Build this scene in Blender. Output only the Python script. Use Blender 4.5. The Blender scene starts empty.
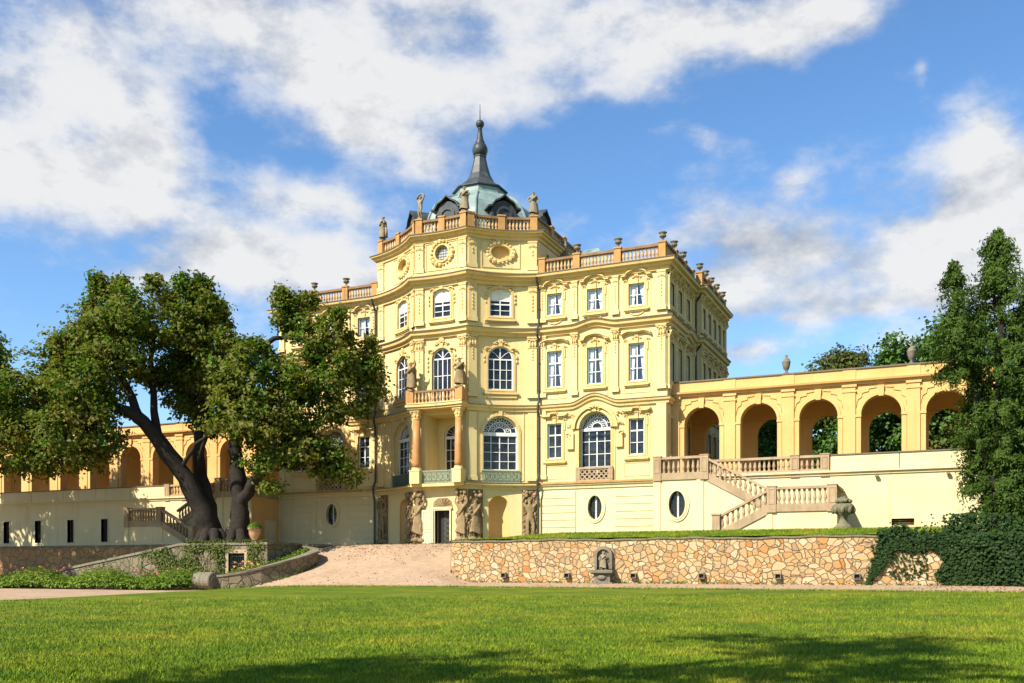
import bpy, bmesh, math, random
import numpy as np
from mathutils import Vector, Matrix
from mathutils.geometry import tessellate_polygon, delaunay_2d_cdt

R = random.Random(7)
NR = np.random.default_rng(11)
SC = bpy.context.scene
COL = SC.collection
PI = math.pi
XC = -34.2            # axis of symmetry of the palace
MIR = False           # when True, meshes are mirrored about that axis as they are built
WP = {}               # world position of every object built

# ------------------------------------------------------------------ materials
def new_mat(name):
    m = bpy.data.materials.new(name)
    m.use_nodes = True
    nt = m.node_tree
    b = nt.nodes['Principled BSDF']
    return m, nt, b

def nd(nt, t, **kw):
    n = nt.nodes.new(t)
    for k, v in kw.items():
        if k == 'op': n.operation = v
        else: n.inputs[k].default_value = v
    return n

def ramp(nt, fac, stops):
    r = nt.nodes.new('ShaderNodeValToRGB')
    el = r.color_ramp.elements
    while len(el) < len(stops): el.new(.5)
    for e, (p, c) in zip(el, stops):
        e.position = p
        e.color = (*c, 1) if len(c) == 3 else c
    nt.links.new(fac, r.inputs[0])
    return r.outputs[0]

def mixc(nt, fac, a, b, mode='MIX'):
    m = nt.nodes.new('ShaderNodeMix'); m.data_type = 'RGBA'; m.blend_type = mode
    for s, v in ((0, fac), (6, a), (7, b)):
        if isinstance(v, (int, float)): m.inputs[s].default_value = v
        elif isinstance(v, tuple): m.inputs[s].default_value = (*v, 1)
        else: nt.links.new(v, m.inputs[s])
    return m.outputs[2]

def position(nt, scale=(1, 1, 1)):
    g = nt.nodes.new('ShaderNodeNewGeometry')
    v = nt.nodes.new('ShaderNodeVectorMath'); v.operation = 'MULTIPLY'
    nt.links.new(g.outputs['Position'], v.inputs[0]); v.inputs[1].default_value = scale
    return v.outputs[0]

def noise(nt, vec, scale, detail=5, rough=.6):
    n = nd(nt, 'ShaderNodeTexNoise', Scale=scale, Detail=detail, Roughness=rough)
    nt.links.new(vec, n.inputs['Vector'])
    return n.outputs[0]

def bump(nt, b, h, strength, dist):
    n = nd(nt, 'ShaderNodeBump', Strength=strength, Distance=dist)
    nt.links.new(h, n.inputs['Height']); nt.links.new(n.outputs[0], b.inputs['Normal'])

def stucco(name, c1, c2, c3=None, rough=.85, streak=.5, patch=.5, bmp=.25):
    """weathered painted plaster or stone: broad patches, rain streaks, fine grain"""
    m, nt, b = new_mat(name)
    p = position(nt)
    big = noise(nt, p, patch, 6, .65)
    col = ramp(nt, big, [(.3, c1), (.72, c2)])
    st = noise(nt, position(nt, (2.2, 2.2, .12)), 1.0, 4, .6)
    sf = ramp(nt, st, [(.55, (0, 0, 0)), (.8, (streak,) * 3)])
    c3 = c3 or tuple(x * .6 for x in c2)
    col = mixc(nt, sf, col, c3)
    fine = noise(nt, p, 14, 6, .7)
    ff = ramp(nt, fine, [(.35, (.82,) * 3), (.65, (1.05,) * 3)])
    col = mixc(nt, .6, col, ff, 'MULTIPLY')
    nt.links.new(col, b.inputs['Base Color'])
    b.inputs['Roughness'].default_value = rough
    b.inputs['Specular IOR Level'].default_value = .25
    bump(nt, b, fine, bmp, .03)
    return m

def plain(name, c, rough=.5, metal=0., spec=.5):
    m, nt, b = new_mat(name)
    p = position(nt)
    f = noise(nt, p, 6, 4, .6)
    col = ramp(nt, f, [(.3, tuple(x * .82 for x in c)), (.7, tuple(min(1, x * 1.1) for x in c))])
    nt.links.new(col, b.inputs['Base Color'])
    b.inputs['Roughness'].default_value = rough
    b.inputs['Metallic'].default_value = metal
    b.inputs['Specular IOR Level'].default_value = spec
    return m

def leafmat(name, cols, rough=.5, trans=.3):
    m, nt, b = new_mat(name)
    g = nt.nodes.new('ShaderNodeNewGeometry')
    c = ramp(nt, g.outputs['Random Per Island'], [(i / max(1, len(cols) - 1), x) for i, x in enumerate(cols)])
    n = noise(nt, position(nt), .45, 3)
    c = mixc(nt, ramp(nt, n, [(.35, (0, 0, 0)), (.7, (.55,) * 3)]), c, tuple(x * 1.35 for x in cols[-1]))
    nt.links.new(c, b.inputs['Base Color'])
    b.inputs['Roughness'].default_value = rough
    b.inputs['Specular IOR Level'].default_value = .12
    t = nt.nodes.new('ShaderNodeBsdfTranslucent')
    nt.links.new(mixc(nt, 1., c, (1.0, 1.25, .45), 'MULTIPLY'), t.inputs[0])
    mx = nt.nodes.new('ShaderNodeMixShader'); mx.inputs[0].default_value = trans
    nt.links.new(b.outputs[0], mx.inputs[1]); nt.links.new(t.outputs[0], mx.inputs[2])
    nt.links.new(mx.outputs[0], nt.nodes['Material Output'].inputs[0])
    return m

M = {}
M['wall'] = stucco('yellow_plaster', (.655, .485, .205), (.695, .555, .27), (.47, .30, .10), streak=.42)
M['trim'] = stucco('yellow_trim', (.63, .435, .165), (.68, .505, .225), (.32, .185, .06), streak=.62)
M['cream'] = stucco('cream_plaster', (.62, .495, .26), (.68, .57, .335), (.42, .30, .15), streak=.5)
M['ochre'] = stucco('ochre_plaster', (.62, .35, .115), (.67, .42, .165), (.38, .205, .065), streak=.3)
M['roof_stone'] = stucco('orange_sandstone', (.38, .19, .06), (.50, .29, .105), (.15, .095, .055), streak=.7, patch=1.2)
M['rail_stone'] = stucco('brown_sandstone', (.17, .10, .055), (.30, .17, .08), (.085, .065, .05), streak=.6, patch=1.5)
M['pink_stone'] = stucco('pink_sandstone', (.31, .215, .12), (.44, .32, .19), (.12, .095, .07), streak=.6, patch=1.3)
M['flashing'] = plain('brown_flashing', (.13, .095, .055), .6)
M['grey_stone'] = stucco('grey_stone', (.13, .11, .075), (.23, .20, .135), (.05, .05, .035), streak=.7, patch=1.5)
M['mossy'] = stucco('mossy_stone', (.10, .095, .05), (.22, .19, .11), (.05, .055, .03), streak=.7, patch=3)
M['statue'] = stucco('statue_sandstone', (.19, .15, .09), (.32, .26, .165), (.055, .05, .035), streak=.6, patch=2.5)
M['relief'] = stucco('relief_sandstone', (.20, .135, .065), (.33, .235, .12), (.07, .05, .03), streak=.5, patch=2.5)
M['pebble'] = stucco('relief_ground', (.13, .08, .03), (.26, .16, .065), (.07, .05, .025), streak=.5, patch=5, bmp=.8)
M['white'] = plain('white_paint', (.68, .67, .62), .45)
M['blind'] = plain('white_blind', (.80, .74, .58), .8)
M['curtain'] = plain('white_curtain', (.74, .76, .74), .9)
M['iron'] = plain('dark_iron', (.03, .035, .03), .5, .3)
M['green_iron'] = plain('pale_green_iron', (.22, .27, .175), .55)
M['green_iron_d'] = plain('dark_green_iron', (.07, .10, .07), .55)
M['pipe'] = plain('dark_downpipe', (.045, .05, .04), .5, .3)
M['marble'] = stucco('red_marble', (.37, .17, .05), (.47, .25, .09), (.25, .13, .05), rough=.5, patch=2)
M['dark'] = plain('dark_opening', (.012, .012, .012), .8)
M['door'] = plain('dark_door', (.03, .022, .016), .5)
M['shutter'] = plain('cream_shutter', (.62, .52, .30), .6)
M['bark'] = stucco('bark', (.012, .009, .007), (.034, .026, .018), (.007, .006, .005), patch=4, streak=.9, bmp=1.)
M['terracotta'] = stucco('terracotta', (.42, .24, .12), (.52, .33, .18), (.2, .15, .1), patch=3)

def glass_mat():
    m, nt, b = new_mat('window_glass')
    n = noise(nt, position(nt), .9, 2)
    c = ramp(nt, n, [(.35, (.006, .007, .009)), (.7, (.028, .032, .038))])
    nt.links.new(c, b.inputs['Base Color'])
    b.inputs['Roughness'].default_value = .06
    b.inputs['Specular IOR Level'].default_value = .4
    w = noise(nt, position(nt), 2.2, 1)
    bump(nt, b, w, .35, .1)
    return m
M['glass'] = glass_mat()

def clear_glass():
    m, nt, b = new_mat('clear_glass')
    t = nt.nodes.new('ShaderNodeBsdfTransparent'); t.inputs[0].default_value = (.92, .95, .97, 1)
    g = nt.nodes.new('ShaderNodeBsdfGlossy'); g.inputs['Roughness'].default_value = .05
    mx = nt.nodes.new('ShaderNodeMixShader')
    mx.inputs[0].default_value = .13; nt.links.new(t.outputs[0], mx.inputs[1]); nt.links.new(g.outputs[0], mx.inputs[2])
    nt.links.new(mx.outputs[0], nt.nodes['Material Output'].inputs[0])
    return m
M['clear'] = clear_glass()

def copper():
    m, nt, b = new_mat('verdigris_copper')
    n = noise(nt, position(nt), 1.1, 6, .7)
    c = ramp(nt, n, [(.3, (.075, .105, .095)), (.5, (.17, .235, .21)), (.75, (.27, .335, .305))])
    w = nt.nodes.new('ShaderNodeTexWave'); w.wave_type = 'BANDS'; w.bands_direction = 'Z'
    w.inputs['Scale'].default_value = .55; w.inputs['Distortion'].default_value = 1.5
    nt.links.new(position(nt), w.inputs[0])
    c = mixc(nt, ramp(nt, w.outputs[1], [(.0, (.35,) * 3), (.12, (0, 0, 0))]), c, (.10, .13, .11))
    nt.links.new(c, b.inputs['Base Color']); b.inputs['Roughness'].default_value = .55
    bump(nt, b, n, .3, .05)
    return m
M['copper'] = copper()
M['slate'] = stucco('dark_copper', (.028, .032, .032), (.065, .073, .07), (.09, .115, .10), rough=.45, streak=.6, patch=2)

def masonry(name, cols, mortar, scale, mw, bmp=.8, joint=(1, 1, 1)):
    m, nt, b = new_mat(name)
    p = position(nt, joint)
    wn = nd(nt, 'ShaderNodeTexNoise', Scale=.8, Detail=3)
    nt.links.new(p, wn.inputs['Vector'])
    sub = nt.nodes.new('ShaderNodeVectorMath'); sub.operation = 'MULTIPLY_ADD'
    nt.links.new(wn.outputs[1], sub.inputs[0]); sub.inputs[1].default_value = (.75,) * 3
    nt.links.new(p, sub.inputs[2])
    v1 = nd(nt, 'ShaderNodeTexVoronoi', Scale=scale); v1.feature = 'F1'
    v2 = nd(nt, 'ShaderNodeTexVoronoi', Scale=scale); v2.feature = 'DISTANCE_TO_EDGE'
    for v in (v1, v2): nt.links.new(sub.outputs[0], v.inputs['Vector'])
    sp = nt.nodes.new('ShaderNodeSeparateColor'); nt.links.new(v1.outputs['Color'], sp.inputs[0])
    c = ramp(nt, sp.outputs[0], [(i / (len(cols) - 1), x) for i, x in enumerate(cols)])
    g = noise(nt, position(nt), 9, 6, .7)
    c = mixc(nt, .7, c, ramp(nt, g, [(.3, (.62,) * 3), (.7, (1.12,) * 3)]), 'MULTIPLY')
    e = ramp(nt, v2.outputs['Distance'], [(mw * .6, (1, 1, 1)), (mw * 1.7, (0, 0, 0))])
    c = mixc(nt, e, c, mortar)
    d = noise(nt, position(nt), .35, 5, .7)
    c = mixc(nt, ramp(nt, d, [(.52, (0, 0, 0)), (.8, (.35,) * 3)]), c, (.30, .20, .12))
    nt.links.new(c, b.inputs['Base Color']); b.inputs['Roughness'].default_value = .9
    h = ramp(nt, v2.outputs['Distance'], [(0, (0, 0, 0)), (mw * 3, (1, 1, 1))])
    hh = mixc(nt, .35, h, g)
    bump(nt, b, hh, bmp, .13)
    return m
M['stones'] = masonry('rubble_stone',
    [(.46, .295, .125), (.52, .385, .205), (.40, .215, .065), (.55, .42, .235), (.44, .175, .035), (.50, .335, .155), (.34, .225, .105), (.52, .37, .185), (.45, .25, .085), (.55, .435, .26)],
    (.27, .19, .11), 2.6, .024, 1., (1, 1, 1.2))
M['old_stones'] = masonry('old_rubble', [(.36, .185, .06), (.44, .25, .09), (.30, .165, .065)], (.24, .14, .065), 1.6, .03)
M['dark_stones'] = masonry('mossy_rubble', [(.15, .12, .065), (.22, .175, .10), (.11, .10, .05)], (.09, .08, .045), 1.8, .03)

def gravel():
    m, nt, b = new_mat('pink_gravel')
    p = position(nt)
    a = noise(nt, p, .35, 6, .7)
    c = ramp(nt, a, [(.3, (.33, .225, .135)), (.6, (.42, .30, .19)), (.8, (.37, .205, .105))])
    a2 = noise(nt, p, 2.2, 6, .75)
    c = mixc(nt, .8, c, ramp(nt, a2, [(.3, (.74, .70, .66)), (.7, (1.16, 1.12, 1.08))]), 'MULTIPLY')
    f = noise(nt, p, 14, 8, .85)
    c = mixc(nt, .95, c, ramp(nt, f, [(.32, (.5,) * 3), (.68, (1.35,) * 3)]), 'MULTIPLY')
    nt.links.new(c, b.inputs['Base Color']); b.inputs['Roughness'].default_value = .95
    bump(nt, b, f, .6, .05)
    return m
M['gravel'] = gravel()

def turf(name, mul=1., blade=False):
    m, nt, b = new_mat(name)
    p = position(nt)
    a = noise(nt, p, .3, 8, .78)
    k = lambda *c: tuple(x * mul for x in c)
    c = ramp(nt, a, [(.3, k(.055, .105, .006)), (.44, k(.09, .145, .008)), (.56, k(.15, .185, .012)), (.70, k(.245, .195, .025))])
    a2 = noise(nt, p, 1.7, 6, .75)
    c = mixc(nt, .75, c, ramp(nt, a2, [(.3, (.62, .66, .6)), (.7, (1.3, 1.22, 1.1))]), 'MULTIPLY')
    if blade:
        g = nt.nodes.new('ShaderNodeNewGeometry')
        c = mixc(nt, .8, c, ramp(nt, g.outputs['Random Per Island'], [(0, (.55, .6, .5)), (.8, (1.2, 1.2, 1.0)), (1, (1.7, 1.45, 1.2))]), 'MULTIPLY')
    f = noise(nt, p, 22, 8, .8)
    if not blade: c = mixc(nt, .85, c, ramp(nt, f, [(.3, (.5,) * 3), (.7, (1.4,) * 3)]), 'MULTIPLY')
    nt.links.new(c, b.inputs['Base Color']); b.inputs['Roughness'].default_value = .9
    b.inputs['Specular IOR Level'].default_value = .15
    if not blade: bump(nt, b, f, .9, .06)
    return m
M['lawn'] = turf('lawn_turf')
M['field'] = turf('field_turf', .8)

M['leaf'] = leafmat('broad_leaf', [(.024, .07, .006), (.042, .11, .010), (.065, .145, .013), (.095, .175, .018), (.14, .17, .022), (.17, .115, .028)], .5, .4)
M['yew_leaf'] = leafmat('yew_needle', [(.016, .042, .006), (.036, .074, .010), (.072, .112, .016)], .65, .24)
M['far_leaf'] = leafmat('far_leaf', [(.032, .078, .016), (.06, .125, .024), (.10, .17, .036)], .6, .3)
M['oak_leaf'] = leafmat('oak_leaf', [(.045, .062, .014), (.075, .092, .02), (.11, .115, .028)], .6, .25)
M['ivy_leaf'] = leafmat('ivy_leaf', [(.006, .018, .004), (.012, .032, .007), (.026, .05, .011)], .65, .1)
M['bed_leaf'] = leafmat('bedding_leaf', [(.05, .10, .012), (.09, .16, .02), (.16, .21, .03)], .5, .3)
M['vine_leaf'] = leafmat('vine_leaf', [(.04, .075, .012), (.07, .11, .018), (.12, .12, .03)], .5, .2)
M['dead_leaf'] = plain('dead_leaf', (.22, .10, .035), .8)
M['pink_petal'] = plain('pink_petal', (.65, .10, .16), .6)
M['yellow_petal'] = plain('yellow_petal', (.75, .48, .08), .6)
M['blade'] = turf('grass_blade', 1.25, True)
M['baluster'] = stucco('pale_sandstone', (.46, .28, .115), (.58, .40, .20), (.2, .12, .06), streak=.5, patch=1.5)

# ------------------------------------------------------------------ mesh building
class Fac:
    """a wall seen from outside, left to right: u along it, w out of it, z up; sag bends it inward"""
    def __init__(s, A, B, sag=0.):
        s.A = Vector(A); s.B = Vector(B); s.L = (s.B - s.A).length
        s.d = (s.B - s.A) / s.L; s.n = Vector((s.d.y, -s.d.x)); s.sag = sag
    def k(s, u):
        u = min(max(u, 0), s.L)
        return s.sag * 4 * u * (s.L - u) / s.L ** 2
    def p(s, u, w, z):
        q = s.A + s.d * u + s.n * (w - s.k(u))
        return Vector((q.x, q.y, z))

class MB:
    def __init__(s): s.v = []; s.f = []
    def add(s, v, f):
        o = len(s.v); s.v += [tuple(x) for x in v]; s.f += [tuple(i + o for i in q) for q in f]; return s
    def box(s, x0, x1, y0, y1, z0, z1):
        return s.add([(x0, y0, z0), (x1, y0, z0), (x1, y1, z0), (x0, y1, z0), (x0, y0, z1), (x1, y0, z1), (x1, y1, z1), (x0, y1, z1)],
                     [(0, 3, 2, 1), (4, 5, 6, 7), (0, 1, 5, 4), (1, 2, 6, 5), (2, 3, 7, 6), (3, 0, 4, 7)])
    def quad(s, a, b, c, d): return s.add([a, b, c, d], [(0, 1, 2, 3)])
    def ngon(s, pts): return s.add(pts, [tuple(range(len(pts)))])
    def lathe(s, prof, seg=12, c=(0, 0, 0), sx=1., sy=1., rot=0.):
        n = len(prof); v = []
        for r, z in prof:
            for k in range(seg):
                a = 2 * PI * k / seg + rot
                v.append((c[0] + r * sx * math.cos(a), c[1] + r * sy * math.sin(a), c[2] + z))
        f = [(i * seg + k, i * seg + (k + 1) % seg, (i + 1) * seg + (k + 1) % seg, (i + 1) * seg + k) for i in range(n - 1) for k in range(seg)]
        f.append(tuple(reversed(range(seg)))); f.append(tuple(range((n - 1) * seg, n * seg)))
        return s.add(v, f)
    def ball(s, c, r, seg=7, rings=5):
        if not isinstance(r, (tuple, list)): r = (r, r, r)
        v = [(c[0], c[1], c[2] - r[2])]
        for i in range(1, rings):
            t = PI * i / rings
            for k in range(seg):
                a = 2 * PI * k / seg
                v.append((c[0] + r[0] * math.sin(t) * math.cos(a), c[1] + r[1] * math.sin(t) * math.sin(a), c[2] - r[2] * math.cos(t)))
        v.append((c[0], c[1], c[2] + r[2])); m = len(v) - 1
        f = [(0, 1 + (k + 1) % seg, 1 + k) for k in range(seg)]
        f += [(1 + i * seg + k, 1 + i * seg + (k + 1) % seg, 1 + (i + 1) * seg + (k + 1) % seg, 1 + (i + 1) * seg + k) for i in range(rings - 2) for k in range(seg)]
        f += [(m, 1 + (rings - 2) * seg + k, 1 + (rings - 2) * seg + (k + 1) % seg) for k in range(seg)]
        return s.add(v, f)
    def tube(s, pts, rad, seg=8):
        pts = [Vector(p) for p in pts]; n = len(pts); v = []
        if not isinstance(rad, (list, tuple)): rad = [rad] * n
        ref = None
        for i, p in enumerate(pts):
            t = (pts[min(i + 1, n - 1)] - pts[max(i - 1, 0)]).normalized()
            if ref is None:
                ref = t.orthogonal().normalized()
            ref = (ref - t * ref.dot(t)).normalized(); b = t.cross(ref)
            for k in range(seg):
                a = 2 * PI * k / seg
                v.append(p + (ref * math.cos(a) + b * math.sin(a)) * rad[i])
        f = [(i * seg + k, i * seg + (k + 1) % seg, (i + 1) * seg + (k + 1) % seg, (i + 1) * seg + k) for i in range(n - 1) for k in range(seg)]
        f += [tuple(reversed(range(seg))), tuple(range((n - 1) * seg, n * seg))]
        return s.add(v, f)
    # --- shapes in a wall's own (u, w, z) frame
    def ring(s, po, pi_, w0, w1):
        """flat band between two outlines of equal length, from depth w0 out to w1"""
        n = len(po)
        v = [(u, w1, z) for u, z in po] + [(u, w1, z) for u, z in pi_] + [(u, w0, z) for u, z in po] + [(u, w0, z) for u, z in pi_]
        f = []
        for i in range(n):
            j = (i + 1) % n
            f += [(i, j, n + j, n + i), (2 * n + i, 2 * n + j, j, i), (n + i, n + j, 3 * n + j, 3 * n + i)]
        return s.add(v, f)
    def band(s, pts, h, w0, w1):
        """moulding following points (u,z): from z to z+h, depth w0..w1"""
        n = len(pts); v = []
        for u, z in pts: v += [(u, w0, z), (u, w1, z), (u, w1, z + h), (u, w0, z + h)]
        f = []
        for i in range(n - 1):
            for k in range(4):
                f.append((4 * i + k, 4 * i + (k + 1) % 4, 4 * i + 4 + (k + 1) % 4, 4 * i + 4 + k))
        f += [(0, 1, 2, 3), (4 * n - 4, 4 * n - 1, 4 * n - 2, 4 * n - 3)]
        return s.add(v, f)
    def slab(s, poly, w0, w1):
        """outline (u,z) thickened from w0 to w1"""
        n = len(poly)
        v = [(u, w0, z) for u, z in poly] + [(u, w1, z) for u, z in poly]
        f = [(i, (i + 1) % n, n + (i + 1) % n, n + i) for i in range(n)] + [tuple(range(n)), tuple(range(2 * n - 1, n - 1, -1))]
        return s.add(v, f)
    def panel(s, outer, holes, w, depth):
        """wall face with openings and their reveals"""
        polys = [outer] + holes
        flat = [q for p in polys for q in p]
        tris = tessellate_polygon([[Vector((a, b, 0)) for a, b in p] for p in polys])
        s.add([(u, w, z) for u, z in flat], [tuple(t) for t in tris])
        for h in holes:
            n = len(h)
            s.add([(u, w, z) for u, z in h] + [(u, w - depth, z) for u, z in h], [(i, (i + 1) % n, n + (i + 1) % n, n + i) for i in range(n)])
        return s
    def sweep(s, pts, prof, closed=False):
        """profile (w,z) along plan points (x,y,dz), outward = right hand of travel"""
        n = len(pts); m = len(prof); P = [Vector(p[:2]) for p in pts]; v = []
        for i in range(n):
            if closed: a, b, c = P[i - 1], P[i], P[(i + 1) % n]
            else: a, b, c = P[max(i - 1, 0)], P[i], P[min(i + 1, n - 1)]
            d1 = (b - a) if (b - a).length > 1e-6 else (c - b)
            d2 = (c - b) if (c - b).length > 1e-6 else d1
            d1 = d1.normalized(); d2 = d2.normalized()
            n1 = Vector((d1.y, -d1.x)); n2 = Vector((d2.y, -d2.x))
            mt = (n1 + n2) / max(.3, 1 + n1.dot(n2))
            for w, z in prof:
                q = b + mt * w
                v.append((q.x, q.y, z + pts[i][2]))
        f = []
        for i in range(n if closed else n - 1):
            j = (i + 1) % n
            for k in range(m):
                l = (k + 1) % m
                f.append((i * m + k, i * m + l, j * m + l, j * m + k))
        if not closed: f += [tuple(range(m)), tuple(range((n - 1) * m, n * m))]
        return s.add(v, f)
    def xf(s, mat):
        s.v = [tuple(mat @ Vector(p)) for p in s.v]; return s
    def merge(s, o, mat=None):
        return s.add([tuple(mat @ Vector(p)) for p in o.v] if mat else o.v, o.f)
    def build(s, name, mat, parent=None, fac=None, smooth=False, raw=False):
        v, f = s.v, s.f
        if fac is not None:
            if fac.sag:
                us = [p[0] for p in v]
                if max(us) - min(us) > .5:
                    bm = bmesh.new()
                    bv = [bm.verts.new(p) for p in v]
                    for q in f:
                        try: bm.faces.new([bv[i] for i in q])
                        except ValueError: pass
                    k = math.floor(min(us) / .35) * .35 + .35
                    while k < max(us):
                        bmesh.ops.bisect_plane(bm, geom=bm.verts[:] + bm.edges[:] + bm.faces[:], plane_co=(k, 0, 0), plane_no=(1, 0, 0), dist=1e-5)
                        k += .35
                    bm.verts.index_update()
                    v = [tuple(x.co) for x in bm.verts]; f = [tuple(x.index for x in q.verts) for q in bm.faces]
                    bm.free()
            v = [fac.p(*p) for p in v]
        if MIR: v = [(2 * XC - p[0], p[1], p[2]) for p in v]
        A = np.array(v, dtype=float)
        c = Vector(((A[:, 0].min() + A[:, 0].max()) / 2, (A[:, 1].min() + A[:, 1].max()) / 2, A[:, 2].min()))
        if raw: c = Vector((0, 0, 0))
        A = A - np.array(c)
        me = bpy.data.meshes.new(name)
        me.from_pydata(A.tolist(), [], f)
        if len(f) < 60000:
            bm = bmesh.new(); bm.from_mesh(me); bmesh.ops.recalc_face_normals(bm, faces=bm.faces); bm.to_mesh(me); bm.free()
        if smooth: me.polygons.foreach_set('use_smooth', [True] * len(me.polygons))
        me.materials.append(mat)
        o = bpy.data.objects.new(name, me); COL.objects.link(o)
        WP[o.name] = c
        if parent is not None:
            o.parent = parent; o.location = c - WP[parent.name]
        else: o.location = c
        return o

def tag(o, label=None, cat=None, group=None, kind=None):
    for k, x in (('label', label), ('category', cat), ('group', group), ('kind', kind)):
        if x: o[k] = x
    return o

def thing(name, label, cat, loc, group=None):
    o = bpy.data.objects.new(name, None); COL.objects.link(o)
    loc = Vector(loc)
    if MIR: loc.x = 2 * XC - loc.x
    o.location = loc; o.empty_display_size = .3; WP[o.name] = loc
    return tag(o, label, cat, group)

def copy_tree(o, parent=None):
    c = o.copy(); COL.objects.link(c); c.parent = parent
    WP[c.name] = WP.get(o.name, Vector((0, 0, 0)))
    for ch in list(o.children): copy_tree(ch, c)
    return c

def offset_poly(pts, d):
    """grow (d>0) or shrink a counter-clockwise outline of (u,z)"""
    n = len(pts); out = []
    for i in range(n):
        a, b, c = Vector(pts[i - 1]), Vector(pts[i]), Vector(pts[(i + 1) % n])
        d1 = (b - a).normalized(); d2 = (c - b).normalized()
        n1 = Vector((d1.y, -d1.x)); n2 = Vector((d2.y, -d2.x))
        q = b + (n1 + n2) / max(.25, 1 + n1.dot(n2)) * d
        out.append((q.x, q.y))
    return out

def rect(u0, u1, z0, z1): return [(u0, z0), (u1, z0), (u1, z1), (u0, z1)]
def oval(uc, zc, ru, rz, n=24): return [(uc + ru * math.cos(2 * PI * k / n), zc + rz * math.sin(2 * PI * k / n)) for k in range(n)]
def arch(uc, z0, W, ztop, rise=None, n=14):
    r = W / 2; rise = r if rise is None else rise
    return [(uc - r, z0), (uc + r, z0)] + [(uc + r * math.cos(PI * k / n), ztop - rise + rise * math.sin(PI * k / n)) for k in range(n + 1)]

def sheet(outline, step, zf, name, mat, kind='structure', extra=None):
    """ground sheet inside an outline, height zf(x,y)"""
    xs = [p[0] for p in outline]; ys = [p[1] for p in outline]
    pts = []; n = len(outline)
    for i in range(n):
        a, b = Vector(outline[i]), Vector(outline[(i + 1) % n])
        k = max(1, int((b - a).length / step))
        pts += [a.lerp(b, t / k) for t in range(k)]
    nb = len(pts)
    edges = [(i, (i + 1) % nb) for i in range(nb)]
    x = min(xs) + step * .5
    while x < max(xs):
        y = min(ys) + step * .5
        while y < max(ys):
            pts.append(Vector((x + R.uniform(-.1, .1) * step, y + R.uniform(-.1, .1) * step))); y += step
        x += step
    v, e, f, *_ = delaunay_2d_cdt(pts, edges, [list(range(nb))], 1, 1e-4)
    mb = MB(); mb.add([(p.x, p.y, zf(p.x, p.y)) for p in v], [tuple(q) for q in f])
    o = mb.build(name, mat, smooth=True)
    if kind: o['kind'] = kind
    return o

def clamp01(t): return max(0., min(1., t))
def smooth01(t): t = clamp01(t); return t * t * (3 - 2 * t)
def lerp(a, b, t): return a + (b - a) * t

# ------------------------------------------------------------------ stucco ornament in a wall's frame
def scroll(mb, u, z, s, side, w=.05):
    pts = []
    for k in range(10):
        a = k / 9 * 1.6 * PI; r = s * (1 - .075 * k)
        pts.append((u + side * (s * .9 - r * math.cos(a)), w + .03, z + r * math.sin(a) * .8))
    mb.tube(pts, [s * .26] * 5 + [s * .2] * 3 + [s * .26] * 2, 5)
def shell(mb, u, z, s, w=.06):
    for k in range(-2, 3):
        a = k * .5
        mb.ball((u + math.sin(a) * s * .6, w + .02, z + math.cos(a) * s * .6), (s * .22, s * .2, s * .5), 5, 4)
    mb.ball((u, w + .05, z), (s * .28, s * .25, s * .25), 6, 4)
def cartouche(mb, u, z, s, w=.05):
    shell(mb, u, z + s * .2, s * .8, w)
    for sd in (-1, 1):
        scroll(mb, u + sd * s * .35, z - s * .1, s * .5, sd, w)
        mb.ball((u + sd * s * 1.25, w, z - s * .15), (s * .35, s * .16, s * .16), 6, 4)
def husks(mb, u, z1, z0, s=.085, w=.1):
    z = z1
    while z > z0:
        mb.ball((u, w, z), (s, s * .7, s * 1.3), 5, 4); z -= s * 3.2
def wreath(mb, uc, zc, ru, rz, s=.13, w=.06, n=18):
    for k in range(n):
        a = 2 * PI * k / n
        ss = s * (1.0 + .45 * math.cos(3 * a + .5))
        mb.ball((uc + ru * math.cos(a), w, zc + rz * math.sin(a)), (ss * 1.15, ss * .8, ss), 6, 4)
# ================================================================== PALACE
FL = Fac((-50.8, 65.5), (-41.1, 65.5)); TL = Fac((-41.1, 65.5), (-36.0, 62.55), .4)
TF = Fac((-36.0, 62.55), (-31.7, 62.55), .18); TR = Fac((-31.7, 62.55), (-27.3, 65.5), .4)
FR = Fac((-27.3, 65.5), (-17.6, 65.5)); S1 = Fac((-17.6, 65.5), (-17.6, 73.3)); S2 = Fac((-17.1, 73.3), (-17.1, 82.4))
BK = Fac((-17.1, 82.4), (-50.8, 82.4)); WS = Fac((-50.8, 82.4), (-50.8, 65.5))
STEP = Fac((-17.6, 73.3), (-17.1, 73.3))
Z0, ZB, ZC1, ZC2, ZTOP, ZAT = 1.3, 6.16, 12.0, 17.6, 21.5, 24.7

palace = thing('palace', 'yellow baroque palace with a copper dome and spire over its bowed central tower', 'palace', (-34.2, 68, 1.5))
BAL_TODO = []      # (position, height, parent)

holes = {}
ATTIC = {}
def H(f, poly): holes.setdefault(id(f), []).append(poly)
def HA(f, poly): ATTIC.setdefault(id(f), []).append(poly)

def glazing(mb, uc, z0, W, Ht, w, nx, nz, zmax=None, t=.045):
    """bars inside an opening: nx columns, rows at heights nz (fractions)"""
    for k in range(1, nx):
        u = uc - W / 2 + W * k / nx
        tt = t * (1.7 if nx % 2 == 0 and k == nx // 2 else 1)
        mb.box(u - tt / 2, u + tt / 2, w, w + .05, z0, z0 + Ht)
    for q, big in nz:
        tt = t * (2.2 if big else 1)
        z = z0 + Ht * q
        mb.box(uc - W / 2, uc + W / 2, w + .003, w + .053, z - tt / 2, z + tt / 2)

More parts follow.
